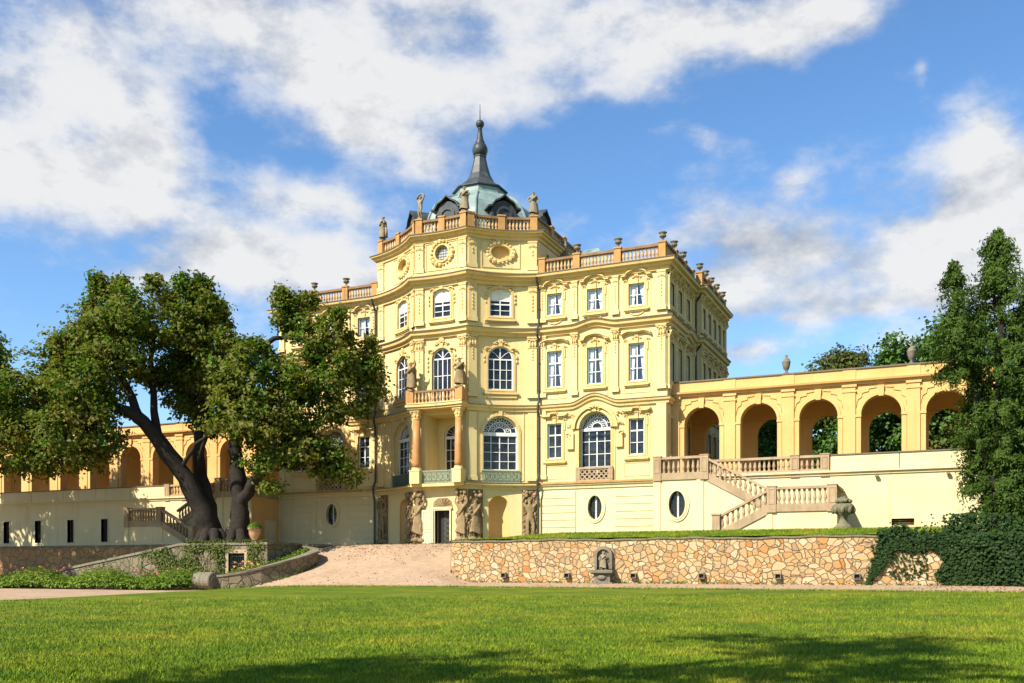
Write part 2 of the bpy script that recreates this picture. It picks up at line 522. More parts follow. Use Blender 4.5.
def window(fac, uc, z0, W, ztop, style, parent, rise=None, rows=((.34, 0), (.67, 1)), cols=2, reveal=.17, pane='glass', curtain=False, sur=.2, sill=True, hood=None, low=False, blind=0):
    """one window: white sash frame, with its pane, surround, sill, hood, curtain as pieces of it"""
    poly = rect(uc - W / 2, uc + W / 2, z0, ztop) if rise is None else arch(uc, z0, W, ztop, rise)
    H(fac, poly)
    fr = MB(); t = .085
    inn = offset_poly(poly, -t)
    fr.ring(poly, inn, -reveal, -reveal + .1)
    zs = ztop - (rise or 0)
    if rise and style == 'lunette':
        fr.box(uc - W / 2, uc + W / 2, -reveal, -reveal + .16, zs - .16, zs + .1)
        glazing(fr, uc, z0, W, zs - z0, -reveal + .02, cols, rows)
        for rr in (.32, .64):
            fr.ring([(uc + rise * (rr + .03) * math.cos(PI * k / 10), zs + .1 + (rise - .1) * (rr + .03) * math.sin(PI * k / 10)) for k in range(11)],
                    [(uc + rise * (rr - .03) * math.cos(PI * k / 10), zs + .1 + (rise - .1) * (rr - .03) * math.sin(PI * k / 10)) for k in range(11)], -reveal + .02, -reveal + .07)
        for k in range(1, 9):
            a = PI * k / 9
            for rr, sz in ((.48, .17), (.82, .15)):
                cu, cz = uc + rise * rr * math.cos(a + (rr > .5) * .12), zs + .1 + (rise - .1) * rr * math.sin(a + (rr > .5) * .12)
                ss = sz * rise * (.55 if rr < .5 else .75)
                o_ = oval(cu, cz, ss, ss, 8); fr.ring(o_, oval(cu, cz, ss * .68, ss * .68, 8), -reveal + .02, -reveal + .06)
    else:
        glazing(fr, uc, z0, W, (zs if rise else ztop) - z0, -reveal + .02, cols, rows)
        if rise:
            fr.box(uc - .045, uc + .045, -reveal + .02, -reveal + .075, zs, ztop - .05)
            for k in (-1, 1):
                fr.tube([(uc, -reveal + .05, zs + .05), (uc + k * W * .2, -reveal + .05, zs + rise * .45), (uc + k * W * .34, -reveal + .05, zs + rise * .62)], .025, 4)
    win = fr.build('window', M['white'], parent, fac)
    MB().ngon([(a, -reveal + .01, b) for a, b in offset_poly(poly, -.04)]).build('pane', M[pane], win, fac)
    if curtain:
        c = MB()
        n = 16; hw = W / 2 - .1
        gap = .06 + R.random() * .12
        for sd in (-1, 1):
            top = []; bot = []
            for k in range(n + 1):
                u = uc + sd * lerp(hw, gap, k / n)
                ww = -reveal - .06 + .02 * math.sin(k * 1.9)
                ub = uc + sd * lerp(hw, gap + .16 + (.1 if sd > 0 else 0), k / n)
                top.append((u, ww, ztop - .06)); bot.append((ub, ww, z0 + .05))
            c.add(top + bot, [(k, k + 1, n + 2 + k, n + 1 + k) for k in range(n)])
        c.build('curtain', M['curtain'], win, fac, smooth=True)
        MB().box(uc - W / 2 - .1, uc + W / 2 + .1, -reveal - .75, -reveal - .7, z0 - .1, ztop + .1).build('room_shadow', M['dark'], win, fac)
    if blind:
        MB().box(uc - W / 2 + .1, uc + W / 2 - .1, -reveal + .025, -reveal + .045, ztop - blind, ztop - .08).build('blind', M['blind'], win, fac)
    if sur:
        s = MB()
        po = offset_poly(poly, sur); pm = offset_poly(poly, sur * .55)
        s.ring(po, poly, -.02, .06); s.ring(pm, poly, .0, .095)
        if not low:
            for sd in (-1, 1):    # crossettes at the shoulders
                s.box(uc + sd * (W / 2 + sur) - .06, uc + sd * (W / 2 + sur) + .06, -.02, .075, ztop - (rise or .0) - .5, ztop - (rise or 0) + .12)
        s.box(uc - .13, uc + .13, -.02, .16, ztop - .02, ztop + sur + .12)
        s.build('surround', M['trim'], win, fac)
    if sill:
        s = MB()
        s.box(uc - W / 2 - .34, uc + W / 2 + .34, -.02, .2, z0 - sur - .14, z0 - sur + .0)
        s.box(uc - W / 2 - .28, uc + W / 2 + .28, -.02, .13, z0 - sur - .22, z0 - sur - .14)
        s.build('sill', M['trim'], win, fac)
    if hood:
        s = MB(); z = ztop + sur + .2
        hw = W / 2 + .5
        if hood == 'wave':
            pts = [(uc - hw, z), (uc - hw * .72, z + .02)] + [(uc + hw * .72 * math.cos(PI - PI * k / 10), z + .05 + .36 * math.sin(PI * k / 10)) for k in range(11)] + [(uc + hw * .72, z + .02), (uc + hw, z)]
        elif hood == 'brow':
            pts = [(uc + hw * (k / 6 - 1), z + .1 + .22 * math.cos((k / 6 - 1) * PI / 2) - .06 * math.cos((k / 6 - 1) * 3 * PI / 2)) for k in range(13)]
        else:
            pts = [(uc - hw, z + .12), (uc - hw * .8, z), (uc - hw * .3, z), (uc - hw * .2, z + .2), (uc + hw * .2, z + .2), (uc + hw * .3, z), (uc + hw * .8, z), (uc + hw, z + .12)]
        s.band(pts, .1, -.02, .2); s.band([(a, b + .1) for a, b in pts], .09, -.02, .3)
        zz = z + (.02 if hood == 'wave' else -.06)
        cartouche(s, uc, zz + .06, .24, .06)
        for sd in (-1, 1):
            scroll(s, uc + sd * hw * .86, z - .2, .16, -sd)
        s.build('hood', M['trim'], win, fac)
    return win

def pilaster(fac, u, z0, z1, wd, parent, kind='husk', mat='wall', proud=.13):
    s = MB()
    s.box(u - wd / 2, u + wd / 2, -.02, proud, z0, z1)
    s.box(u - wd / 2 - .06, u + wd / 2 + .06, -.02, proud + .05, z0, z0 + .3)
    o = s.build('pilaster', M[mat], parent, fac)
    c = MB()
    if kind == 'husk':
        husks(c, u, z1 - .75, z0 + .9, wd * .13, proud + .01)
        c.box(u - wd / 2 - .03, u + wd / 2 + .03, -.02, proud + .04, z1 - .12, z1)
        cartouche(c, u, z1 - .42, wd * .36, proud)
        c.build('husk_drop', M['trim'], o, fac)
    elif kind == 'capital':
        c.box(u - wd / 2 - .09, u + wd / 2 + .09, -.02, proud + .1, z1 - .12, z1)
        c.box(u - wd / 2 - .03, u + wd / 2 + .03, -.02, proud + .04, z1 - .85, z1 - .78)
        for sd in (-1, 1): scroll(c, u + sd * wd * .62, z1 - .3, .17, -sd, proud + .04)
        for k in (-1, 0, 1): c.ball((u + k * wd * .32, proud + .05, z1 - .58), (wd * .17, .08, .2), 5, 4)
        shell(c, u, z1 - .28, .16, proud + .03)
        husks(c, u, z1 - 1.0, z1 - 1.7, .07, proud + .01)
        c.build('capital', M['trim'], o, fac)
    return o

def frame_panel(mb, u0, u1, z0, z1, t=.05, w=.035):
    mb.ring(rect(u0, u1, z0, z1), rect(u0 + t, u1 - t, z0 + t, z1 - t), -.01, w)

def rust(mb, u0, u1, z0, z1, n=5, w=.045, gap=.05):
    h = (z1 - z0) / n
    for k in range(n):
        mb.box(u0, u1, -.02, w, z0 + k * h + gap / 2, z0 + (k + 1) * h - gap / 2)

def oval_window(fac, uc, zc, ru, rz, parent, grille=True, ringw=.26):
    H(fac, oval(uc, zc, ru, rz))
    s = MB()
    s.ring(oval(uc, zc, ru + ringw, rz + ringw), oval(uc, zc, ru, rz), -.02, .07)
    s.ring(oval(uc, zc, ru + ringw * .45, rz + ringw * .45), oval(uc, zc, ru, rz), 0, .1)
    win = s.build('oval_window', M['cream'], parent, fac)
    MB().slab(oval(uc, zc, ru, rz), -.36, -.3).build('pane', M['glass'], win, fac)
    g = MB()
    g.box(uc - .06, uc + .06, -.28, -.22, zc - rz, zc + rz)
    g.build('mullion', M['white'], win, fac)
    if grille:
        g = MB()
        for k in range(-4, 5):
            x = k * ru * .24; h = rz * math.sqrt(max(0, 1 - (x / ru) ** 2)) * .98
            if k: g.tube([(uc + x, -.17, zc - h), (uc + x, -.17, zc + h)], .014, 4)
        for k in range(-5, 6):
            z = k * rz * .18; h = ru * math.sqrt(max(0, 1 - (z / rz) ** 2)) * .98
            g.tube([(uc - h, -.16, zc + z), (uc + h, -.16, zc + z)], .012, 4)
        g.build('grille', M['iron'], win, fac)
    return win

# ---------------------------------------------------------------- flat wings
def wing(f, us, flip):
    # first floor: small, french arch, small
    cur = [True, True, True]
    ua, um, ub = us
    for k, u in enumerate(us):
        if k == 1: continue
        window(f, u, 8.0, 1.12, 10.55, 'sash', palace, hood='ear', sur=.2)
    d = window(f, um, 6.25, 2.4, 11.25, 'lunette', palace, rise=1.2, cols=4, rows=((.28, 0), (.52, 0), (.76, 0)), reveal=.5, sur=.32, sill=False, low=True)
    s = MB()   # big arch moulding with keystone cartouche and flanking consoles
    po = [(um + 1.75 * math.cos(PI * k / 14), 10.05 + 1.7 * math.sin(PI * k / 14)) for k in range(15)]
    pi_ = [(um + 1.5 * math.cos(PI * k / 14), 10.05 + 1.47 * math.sin(PI * k / 14)) for k in range(15)]
    s.ring(po, pi_, -.02, .22)
    cartouche(s, um, 11.5, .34, .2)
    for sd in (-1, 1):
        s.box(um + sd * 1.85 - .26, um + sd * 1.85 + .26, -.02, .2, 8.6, 9.75); scroll(s, um + sd * 1.85, 9.6, .22, sd, .2); scroll(s, um + sd * 1.95, 11.0, .24, -sd, .1)
        cartouche(s, um + sd * 1.85, 10.3, .22, .12)
    s.build('arch_moulding', M['trim'], d, f)
    # pierced stone balustrade before the french window
    b = MB()
    b.box(um - 1.38, um + 1.38, .02, .24, 6.2, 6.36); b.box(um - 1.38, um + 1.38, .0, .26, 7.1, 7.24)
    for sd in (-1, 1): b.box(um + sd * 1.24 - .16, um + sd * 1.24 + .16, .01, .25, 6.36, 7.1)
    for k in range(6):
        cu = um - .9 + .36 * k
        for zc in (6.55, 6.91):
            b.ring(oval(cu, zc, .19, .18, 10), oval(cu, zc, .11, .1, 10), .07, .19)
    b.build('window_balustrade', M['pink_stone'], d, f)
    for k, u in enumerate(us):
        window(f, u, 13.2, 1.15, 15.85, 'sash', palace, hood=('brow', 'wave', 'brow')[k], pane='clear', curtain=True)
        window(f, u, 18.5, 1.15, 20.05, 'sash', palace, hood='wave', pane='clear', curtain=True, rows=((.5, 0),))
    L = f.L
    e0, e1 = (.35, L - .4)
    for u, wd in ((e0, .5), ((ua + um) / 2, .44), ((um + ub) / 2, .44), (e1, .6)):
        pilaster(f, u, 18.0, 20.75, wd, palace, 'husk')
        pilaster(f, u, 12.5, 17.0, wd, palace, 'capital')
    for u, wd in ((e0, .55), (e1, .7)): pilaster(f, u, 6.5, 11.5, wd, palace, 'plain')
    s = MB()
    for u in us:
        frame_panel(s, u - .95, u + .95, 12.35, 12.78)
        s.band([(u - .5, 17.98), (u - .3, 17.86), (u, 17.8), (u + .3, 17.86), (u + .5, 17.98)], .07, -.01, .07)
        frame_panel(s, u - 1.02, u + 1.02, 12.95, 16.6, .05, .03); frame_panel(s, u - 1.02, u + 1.02, 18.15, 20.55, .05, .03)
    for u in (ua, ub): frame_panel(s, u - .95, u + .95, 6.5, 7.45); frame_panel(s, u - 1.0, u + 1.0, 7.6, 11.3, .05, .03)
    s.build('stucco_panels', M['wall'], palace, f)
    oval_window(f, um, 4.35, .53, .86, palace)
    for a, b in ((.3, um - 1.5), (um + 1.5, L - .15)):
        s = MB(); rust(s, a, b, 1.35, 5.6, 8); s.build('rusticated_base', M['cream'], palace, f)

wing(FR, (1.3, 4.4, 7.5), False)
wing(FL, (2.2, 5.3, 8.4), True)

# ---------------------------------------------------------------- bowed tower faces
def tower_side(f, flip):
    g = (lambda u: f.L - u) if flip else (lambda u: u)
    uc = g(2.52)
    w1 = window(f, uc, 7.2, 2.6, 11.2, 'lunette', palace, rise=1.3, cols=4, rows=((.25, 0), (.5, 0), (.75, 0)), reveal=.45, sur=.22, sill=False, low=True)
    window(f, uc, 13.1, 1.9, 16.3, 'sash', palace, rise=.95, cols=4, rows=((.33, 0), (.66, 0), (1., 1)), sur=.2, low=True)
    window(f, uc, 18.5, 1.6, 20.55, 'sash', palace, rise=.4, cols=2, rows=((.28, 0), (.55, 1)), sur=.22, blind=.9, low=True)
    # iron balustrade below the french window
    b = MB()
    b.box(uc - 1.42, uc + 1.42, .1, .17, 7.1, 7.17); b.box(uc - 1.42, uc + 1.42, .1, .17, 6.25, 6.31)
    for k in range(29): b.box(uc - 1.4 + .1 * k - .02, uc - 1.4 + .1 * k + .02, .12, .15, 6.3, 7.1)
    for k in range(7):
        b.ring(oval(uc - 1.2 + .4 * k, 6.7, .17, .26, 10), oval(uc - 1.2 + .4 * k, 6.7, .12, .2, 10), .11, .16)
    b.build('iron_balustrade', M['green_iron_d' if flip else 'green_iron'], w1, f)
    s = MB()
    frame_panel(s, uc - 1.75, uc + 1.75, 6.4, 11.5, .06, .05)
    cartouche(s, uc, 11.4, .3)
    npoly = arch(g(2.38), 1.9, 1.5, 5.3, .75); H(f, npoly)
    q = MB(); n = 12; cu = g(2.38)
    for k in range(n):
        a0, a1 = PI * k / n, PI * (k + 1) / n
        q.quad((cu - .77 * math.cos(a0), -.75 * math.sin(a0), 1.9), (cu - .77 * math.cos(a1), -.75 * math.sin(a1), 1.9), (cu - .77 * math.cos(a1), -.75 * math.sin(a1), 4.55), (cu - .77 * math.cos(a0), -.75 * math.sin(a0), 4.55))
        for j in range(5):
            b0, b1 = PI / 2 * j / 5, PI / 2 * (j + 1) / 5
            P_ = lambda a, b: (cu - .77 * math.cos(a) * math.cos(b), -.75 * math.sin(a) * math.cos(b), 4.55 + .77 * math.sin(b))
            q.quad(P_(a0, b0), P_(a1, b0), P_(a1, b1), P_(a0, b1))
    q.build('niche', M['ochre'], palace, f)
    cartouche(s, uc, 16.55, .36, .1)
    for sd in (-1, 1):
        scroll(s, uc + sd * 1.15, 16.0, .28, -sd, .08); husks(s, uc + sd * 1.2, 15.5, 15.0, .1, .05)
        scroll(s, uc + sd * .95, 20.5, .25, -sd, .06); husks(s, uc + sd * 1.08, 20.1, 19.4, .09, .05)
    cartouche(s, uc, 20.85, .24, .08)
    s.box(uc - 1.2, uc + 1.2, -.02, .1, 12.5, 12.72)
    frame_panel(s, uc - 1.2, uc + 1.2, 17.95, 18.15, .04, .05)
    s.build('stucco_ornament', M['trim'], palace, f)
    # blind oval with wreath in the attic
    HA(f, oval(uc, 23.2, .72, .52))
    s = MB(); s.slab(oval(uc, 23.2, .75, .55), -.36, -.28).build('oval_niche', M['ochre'], palace, f)
    s = MB(); wreath(s, uc, 23.2, .95, .76, .15); cartouche(s, uc, 24.02, .26, .06); cartouche(s, uc, 22.45, .2, .06)
    frame_panel(s, uc - 1.45, uc + 1.45, 22.05, 24.0, .06, .05)
    s.ring(oval(uc, 23.2, .85, .66), oval(uc, 23.2, .72, .52), -.02, .1)
    s.build('wreath', M['trim'], palace, f)
    L = f.L
    for u, wd in ((.42, .62), (L - .45, .62)):
        pilaster(f, u, 6.4, 11.4, wd, palace, 'plain')
        pilaster(f, u, 12.5, 17.0, wd, palace, 'capital')
        pilaster(f, u, 18.0, 20.75, wd, palace, 'husk')
        pilaster(f, u, 21.9, 24.05, wd, palace, 'husk')
tower_side(TR, False); tower_side(TL, True)

f = TF; uc = 2.15
w2 = window(f, uc, 12.15, 1.6, 16.25, 'sash', palace, rise=.8, cols=4, rows=((.3, 0), (.62, 0), (1., 1)), sur=.2, sill=False, low=True)
window(f, uc, 18.5, 1.45, 20.6, 'sash', palace, rise=.45, cols=2, rows=((.28, 0), (.55, 1)), sur=.22, blind=.95, low=True)
s = MB()
cartouche(s, uc, 16.6, .4, .1); cartouche(s, uc, 20.9, .24, .08)
for sd in (-1, 1):
    scroll(s, uc + sd * 1.1, 16.0, .28, -sd, .08); scroll(s, uc + sd * .95, 20.5, .25, -sd, .06); husks(s, uc + sd * 1.05, 20.1, 19.4, .09, .05); husks(s, uc + sd * 1.15, 15.6, 14.6, .1, .05)
s.build('stucco_ornament', M['trim'], palace, f)
HA(f, oval(uc, 23.25, .55, .58))
w3 = MB().ring(oval(uc, 23.25, .68, .7), oval(uc, 23.25, .55, .58), -.02, .1).build('oval_window', M['trim'], palace, f)
MB().slab(oval(uc, 23.25, .58, .6), -.3, -.2).build('pane', plain('pale_glass', (.45, .45, .42), .15), w3, f)
g = MB()
for k in range(-2, 3):
    g.box(uc + k * .2 - .015, uc + k * .2 + .015, -.2, -.17, 22.7, 23.8); g.box(uc - .55, uc + .55, -.199, -.168, 23.25 + k * .2 - .015, 23.25 + k * .2 + .015)
g.build('glazing_bars', M['grey_stone'], w3, f)
s = MB(); wreath(s, uc, 23.25, .86, .88, .15); cartouche(s, uc, 24.15, .26, .06); frame_panel(s, uc - 1.35, uc + 1.35, 22.0, 24.05, .06, .05)
s.build('wreath', M['trim'], palace, f)
for u in (.36, 3.94):
    pilaster(f, u, 12.5, 17.0, .62, palace, 'capital'); pilaster(f, u, 18.0, 20.75, .62, palace, 'husk'); pilaster(f, u, 21.9, 24.05, .62, palace, 'husk')
# portico recess
PH = rect(.78, 3.6, 6.3, 11.35)
H(f, PH)
bw = MB(); dpoly = arch(uc, 6.35, 1.8, 10.9, .9)
bw.panel(rect(.73, 3.65, 6.2, 11.4), [dpoly], -2.0, .3)
bw.add([(u, w, z) for w in (-.5, -2.0) for u, z in PH], [(0, 1, 5, 4), (1, 2, 6, 5), (2, 3, 7, 6), (3, 0, 4, 7)])
bw.build('portico_wall', M['wall'], palace, f)
fr = MB(); fr.ring(dpoly, offset_poly(dpoly, -.09), -2.3, -2.2); fr.box(uc - .9, uc + .9, -2.3, -2.16, 9.8, 10.02)
glazing(fr, uc, 6.35, 1.8, 3.45, -2.28, 4, ((.28, 0), (.52, 0), (.76, 0)))
for k in range(1, 8):
    a = PI * k / 8; fr.tube([(uc, -2.25, 10.02), (uc + .85 * math.cos(a), -2.25, 10.02 + .8 * math.sin(a))], .02, 4)
pd = fr.build('french_door', M['white'], palace, f)
MB().slab(offset_poly(dpoly, -.04), -2.34, -2.28).build('pane', M['glass'], pd, f)
# columns carrying the balcony
for u in (.42, 3.9):
    c = MB(); w = .62
    c.lathe([(.3, 0), (.31, .3), (.3, 1.5), (.25, 3.55)], 14, (u, w, 7.4))
    col = c.build('column', M['marble'], palace, f, smooth=True)
    b = MB(); b.box(u - .38, u + .38, .0, w + .37, 6.2, 7.1); b.box(u - .41, u + .41, w - .4, w + .4, 7.1, 7.2); b.lathe([(.37, 0), (.37, .07), (.32, .12), (.34, .2)], 14, (u, w, 7.2))
    b.build('pedestal', M['wall'], col, f)
    k_ = MB(); k_.lathe([(.26, 0), (.29, .08), (.26, .14), (.3, .4), (.36, .58)], 12, (u, w, 10.92)); k_.box(u - .38, u + .38, w - .38, w + .38, 11.5, 11.64)
    for a in range(8): k_.ball((u + .29 * math.cos(a * PI / 4), w + .29 * math.sin(a * PI / 4), 11.2), (.07, .07, .13), 5, 4)
    for a in range(4): k_.ball((u + .4 * math.cos(PI / 4 + a * PI / 2), w + .4 * math.sin(PI / 4 + a * PI / 2), 11.42), .09, 5, 4)
    k_.build('capital', M['trim'], col, f)
# balcony on the columns
b = MB(); b.box(-.1, 4.4, -.05, 1.1, 11.65, 11.8); b.box(-.2, 4.5, -.05, 1.22, 11.8, 11.98); b.box(-.12, 4.42, -.05, 1.14, 11.98, 12.1)
bal = b.build('balcony', M['trim'], palace, f)
b = MB(); b.box(-.22, 4.52, -.05, 1.25, 11.982, 12.0); b.box(.2, 4.1, .86, 1.1, 12.84, 12.98); b.build('balcony_rail', M['rail_stone'], bal, f)
for u in (.12, 4.18):
    b = MB(); b.box(u - .3, u + .3, .7, 1.14, 12.1, 13.0); b.box(u - .24, u + .24, .0, .7, 12.1, 12.9)
    b.build('balcony_pier', M['roof_stone'], bal, f)
BALF = []
for k in range(12): BAL_TODO.append((f.p(.52 + .29 * k, .98, 12.1), .75, bal))
# first floor iron balustrade between the columns
b = MB(); b.box(.82, 3.5, .5, .57, 7.1, 7.17); b.box(.82, 3.5, .5, .57, 6.25, 6.31)
for k in range(27): b.box(.84 + .1 * k - .02, .84 + .1 * k + .02, .52, .55, 6.3, 7.1)
for k in range(7): b.ring(oval(1.02 + .38 * k, 6.7, .17, .26, 10), oval(1.02 + .38 * k, 6.7, .12, .2, 10), .51, .56)
b.build('iron_balustrade', M['green_iron'], palace, f)
b = MB(); b.box(-.02, 4.32, .0, .75, 5.98, 6.2); b.build('balcony_slab', M['trim'], palace, f)
# garden door
H(f, rect(1.6, 2.85, 1.35, 4.25))
dr = MB().ring(rect(1.5, 2.95, .9, 4.36), rect(1.6, 2.85, 1.0, 4.25), -.3, .14); dr.box(1.4, 3.05, -.02, .18, 4.36, 4.5)
dr = dr.build('garden_door', M['shutter'], palace, f)
MB().box(1.6, 2.85, -.5, -.42, 1.3, 4.25).build('door_leaf', M['dark'], dr, f)
g = MB()
for k in range(7): g.box(2.15 + .1 * k, 2.165 + .1 * k, -.4, -.38, 1.5, 4.2)
for k in range(7):
    g.ring(oval(2.45, 1.8 + .38 * k, .28, .17, 10), oval(2.45, 1.8 + .38 * k, .255, .145, 10), -.4, -.37)
g.build('door_grille', M['grey_stone'], dr, f)
sh = MB(); sh.box(.6, 1.52, .16, .22, 1.4, 4.3); frame_panel(sh, .7, 1.42, 1.55, 2.7, .05, .25); frame_panel(sh, .7, 1.42, 2.85, 4.2, .05, .25)
for k in range(9): sh.box(.77, 1.35, .2, .235, 2.95 + .13 * k, 3.03 + .13 * k)
sh.build('shutter', M['shutter'], dr, f)
fan = MB(); fan.slab([(1.4, 4.56), (3.05, 4.56), (2.95, 4.92), (2.6, 5.17), (1.85, 5.17), (1.5, 4.92)], -.02, .05)
for k in range(7):
    a = PI * (k + .5) / 7; fan.tube([(2.225, .08, 4.6), (2.225 + .72 * math.cos(a), .08, 4.64 + .5 * math.sin(a))], .025, 4)
fan.build('fanlight', M['relief'], dr, f)

# ---------------------------------------------------------------- side facade
for u in (1.1, 3.3, 5.7):
    window(S1, u, 13.2, 1.0, 15.85, 'sash', palace, hood='brow'); window(S1, u, 18.5, 1.0, 20.05, 'sash', palace, hood='wave', rows=((.5, 0),))
    window(S1, u, 8.0, 1.0, 10.55, 'sash', palace)
for u in (.9, 2.75, 4.6, 6.45, 8.3):
    window(S2, u, 13.2, 1.0, 15.85, 'sash', palace, hood='brow'); window(S2, u, 18.5, 1.0, 20.05, 'sash', palace, hood='wave', rows=((.5, 0),))
    window(S2, u, 8.0, 1.0, 10.55, 'sash', palace)
for ff, us in ((S1, (.3, 2.2, 4.5, 7.4)), (S2, (.2, 1.82, 3.68, 5.52, 7.38, 8.9))):
    for u in us: pilaster(ff, u, 12.5, 17.0, .4, palace, 'capital'); pilaster(ff, u, 18., 20.75, .4, palace, 'husk')

# ---------------------------------------------------------------- walls with all their openings
for ff, nm in ((FL, 'wall'), (TL, 'wall'), (TF, 'wall'), (TR, 'wall'), (FR, 'wall'), (S1, 'wall'), (STEP, 'wall'), (S2, 'wall'), (BK, 'wall'), (WS, 'wall')):
    hh = holes.get(id(ff), [])
    MB().panel(rect(0, ff.L, Z0, 6.1), [h for h in hh if h[0][1] < 6], 0, .02 if ff in (TL, TR) else .5).build('base_wall', M['wall' if ff in (TL, TF, TR) else 'cream'], palace, ff)
    MB().panel(rect(0, ff.L, 6.1, ZTOP), [h for h in hh if h[0][1] >= 6], 0, .5).build(nm, M['wall'], palace, ff)
ATT = [Fac((-41.1, 74.5), (-41.1, 65.5)), TL, TF, TR, Fac((-27.3, 65.5), (-27.3, 74.5)), Fac((-27.3, 74.5), (-31.7, 77.2)), Fac((-31.7, 77.2), (-36.0, 77.2)), Fac((-36.0, 77.2), (-41.1, 74.5))]
for ff in ATT:
    hs = ATTIC.get(id(ff), [])
    if ff is ATT[4]: hs = [rect(1.6, 2.1, 22.6, 23.6)]
    MB().panel(rect(0, ff.L, ZTOP - .1, ZAT), hs, 0, .4).build('attic_wall', M['wall'], palace, ff)
MB().box(-27.85, -27.6, 67.0, 67.8, 22.5, 23.7).build('attic_opening', M['dark'], palace)

# ---------------------------------------------------------------- mouldings that run round the palace
def bumpf(u, uc, hw, h): return h * .5 * (1 + math.cos(PI * (u - uc) / hw)) if abs(u - uc) < hw else 0.
def path(facs, hump=None, step=.22):
    pts = []
    for ff in facs:
        n = max(1, int(ff.L / step)) if (ff.sag or hump) else 1
        for k in range(n + 1):
            u = ff.L * k / n
            q = ff.p(u, 0, 0); t = (q.x, q.y, hump(ff, u) if hump else 0.)
            if pts and (Vector(pts[-1][:2]) - Vector(t[:2])).length < 1e-4: continue
            pts.append(t)
    return pts
def hump1(ff, u):
    if ff is FR: return bumpf(u, 4.4, 1.9, .6)
    if ff is FL: return bumpf(u, 5.3, 1.9, .6)
    return 0.
def hump2(ff, u):
    if ff is FR: return bumpf(u, 4.4, 1.8, .32)
    if ff is FL: return bumpf(u, 5.3, 1.8, .32)
    if ff is S1: return bumpf(u, 5.7, 1.5, .25)
    return 0.
ALL = [WS, FL, TL, TF, TR, FR, S1, S2]
def moulding(facs, prof, mat, name, hump=None, closed=False):
    pts = path(facs, hump)
    if closed and (Vector(pts[0][:2]) - Vector(pts[-1][:2])).length < 1e-4: pts.pop()
    return MB().sweep(pts, prof, closed).build(name, M[mat], palace)
moulding(ALL, [(-.05, 20.75), (.14, 20.75), (.17, 20.98), (.36, 21.04), (.4, 21.2), (.62, 21.26), (.68, 21.44), (-.05, 21.46)], 'trim', 'cornice')
moulding(ALL, [(-.05, 21.465), (.72, 21.445), (.72, 21.49), (-.05, 21.53)], 'flashing', 'cornice_flashing')
moulding(ALL, [(-.05, 17.0), (.16, 17.0), (.2, 17.18), (.38, 17.24), (.42, 17.42), (.5, 17.5), (-.05, 17.54)], 'trim', 'string_course', hump2)
moulding(ALL, [(-.05, 17.545), (.54, 17.505), (.54, 17.55), (-.05, 17.62)], 'flashing', 'string_course_flashing', hump2)
moulding(ALL, [(-.05, 11.5), (.14, 11.5), (.17, 11.68), (.28, 11.74), (.32, 11.9), (-.05, 11.94)], 'trim', 'string_course', hump1)
moulding(ALL, [(-.05, 11.945), (.36, 11.905), (.36, 11.94), (-.05, 11.98)], 'flashing', 'string_course_flashing', hump1)
moulding(ALL, [(-.05, 5.75), (.08, 5.75), (.12, 5.95), (.22, 6.0), (.22, 6.1), (-.05, 6.12)], 'cream', 'plinth_band')
moulding(ALL, [(-.05, 6.121), (.3, 6.101), (.3, 6.24), (-.05, 6.28)], 'roof_stone', 'plinth_coping')
for fs_ in ([WS, FL], [FR, S1, S2]): moulding(fs_, [(-.05, 1.3), (.1, 1.3), (.1, 2.25), (.07, 2.3), (-.05, 2.3)], 'cream', 'plinth')
moulding([TL, TF, TR], [(-.05, 5.9), (.2, 5.9), (.25, 6.02), (.42, 6.06), (.42, 6.2), (-.05, 6.24)], 'trim', 'tower_band')
moulding([TL, TF, TR], [(-.05, 6.241), (.47, 6.201), (.47, 6.235), (-.05, 6.29)], 'flashing', 'tower_band_flashing')
moulding(ATT, [(-.05, 24.1), (.1, 24.1), (.14, 24.3), (.3, 24.36), (.34, 24.5), (.5, 24.55), (.54, 24.66), (-.05, 24.68)], 'trim', 'attic_cornice', closed=True)
moulding(ATT, [(-.05, 24.681), (.58, 24.661), (.58, 24.71), (-.05, 24.74)], 'flashing', 'attic_flashing', closed=True)
moulding([TL, TF, TR], [(-.05, 21.5), (.2, 21.5), (.24, 21.7), (.15, 21.85), (-.05, 21.87)], 'trim', 'attic_plinth')

# ---------------------------------------------------------------- balustrades on the roof
PIERS = []       # world tops of piers, for urns and statues
def balustrade(f, u0, u1, z, piers, parent, w=-.12, ht=1.12, rail='rail_stone', pier='roof_stone', sp=.255, pw=.5, bt=True):
    o = MB(); o.box(u0, u1, w - .17, w + .17, z, z + .2); o.box(u0, u1, w - .19, w + .19, z + ht - .18, z + ht)
    o = o.build('balustrade', M[rail], parent, f)
    for u in piers:
        p = MB(); p.box(u - pw / 2, u + pw / 2, w - .24, w + .24, z - .02, z + ht + .02); p.box(u - pw / 2 - .05, u + pw / 2 + .05, w - .29, w + .29, z + ht + .02, z + ht + .12)
        p.build('pier', M[pier], o, f)
        PIERS.append((f, u, f.p(u, w, z + ht + .12)))
    us = sorted(piers)
    edges = [u0] + us + [u1]
    for a, b in zip(edges[:-1], edges[1:]):
        a2 = a + (pw / 2 if a in us else 0); b2 = b - (pw / 2 if b in us else 0)
        n = int((b2 - a2) / sp)
        for k in range(n):
            BAL_TODO.append((f.p(a2 + (k + .5) * (b2 - a2) / n, w, z + .2), ht - .38, o))
    return o
balustrade(FR, .15, 9.65, 21.53, (.3, 3.0, 6.1, 9.35), palace)
balustrade(TR, .05, TR.L - .05, 24.72, (.3, 2.6, TR.L - .35), palace)
balustrade(TF, .05, 4.25, 24.72, (.3, 2.15, 4.0), palace)
balustrade(TL, .05, TL.L - .05, 24.72, (.35, 2.6, TL.L - .3), palace)
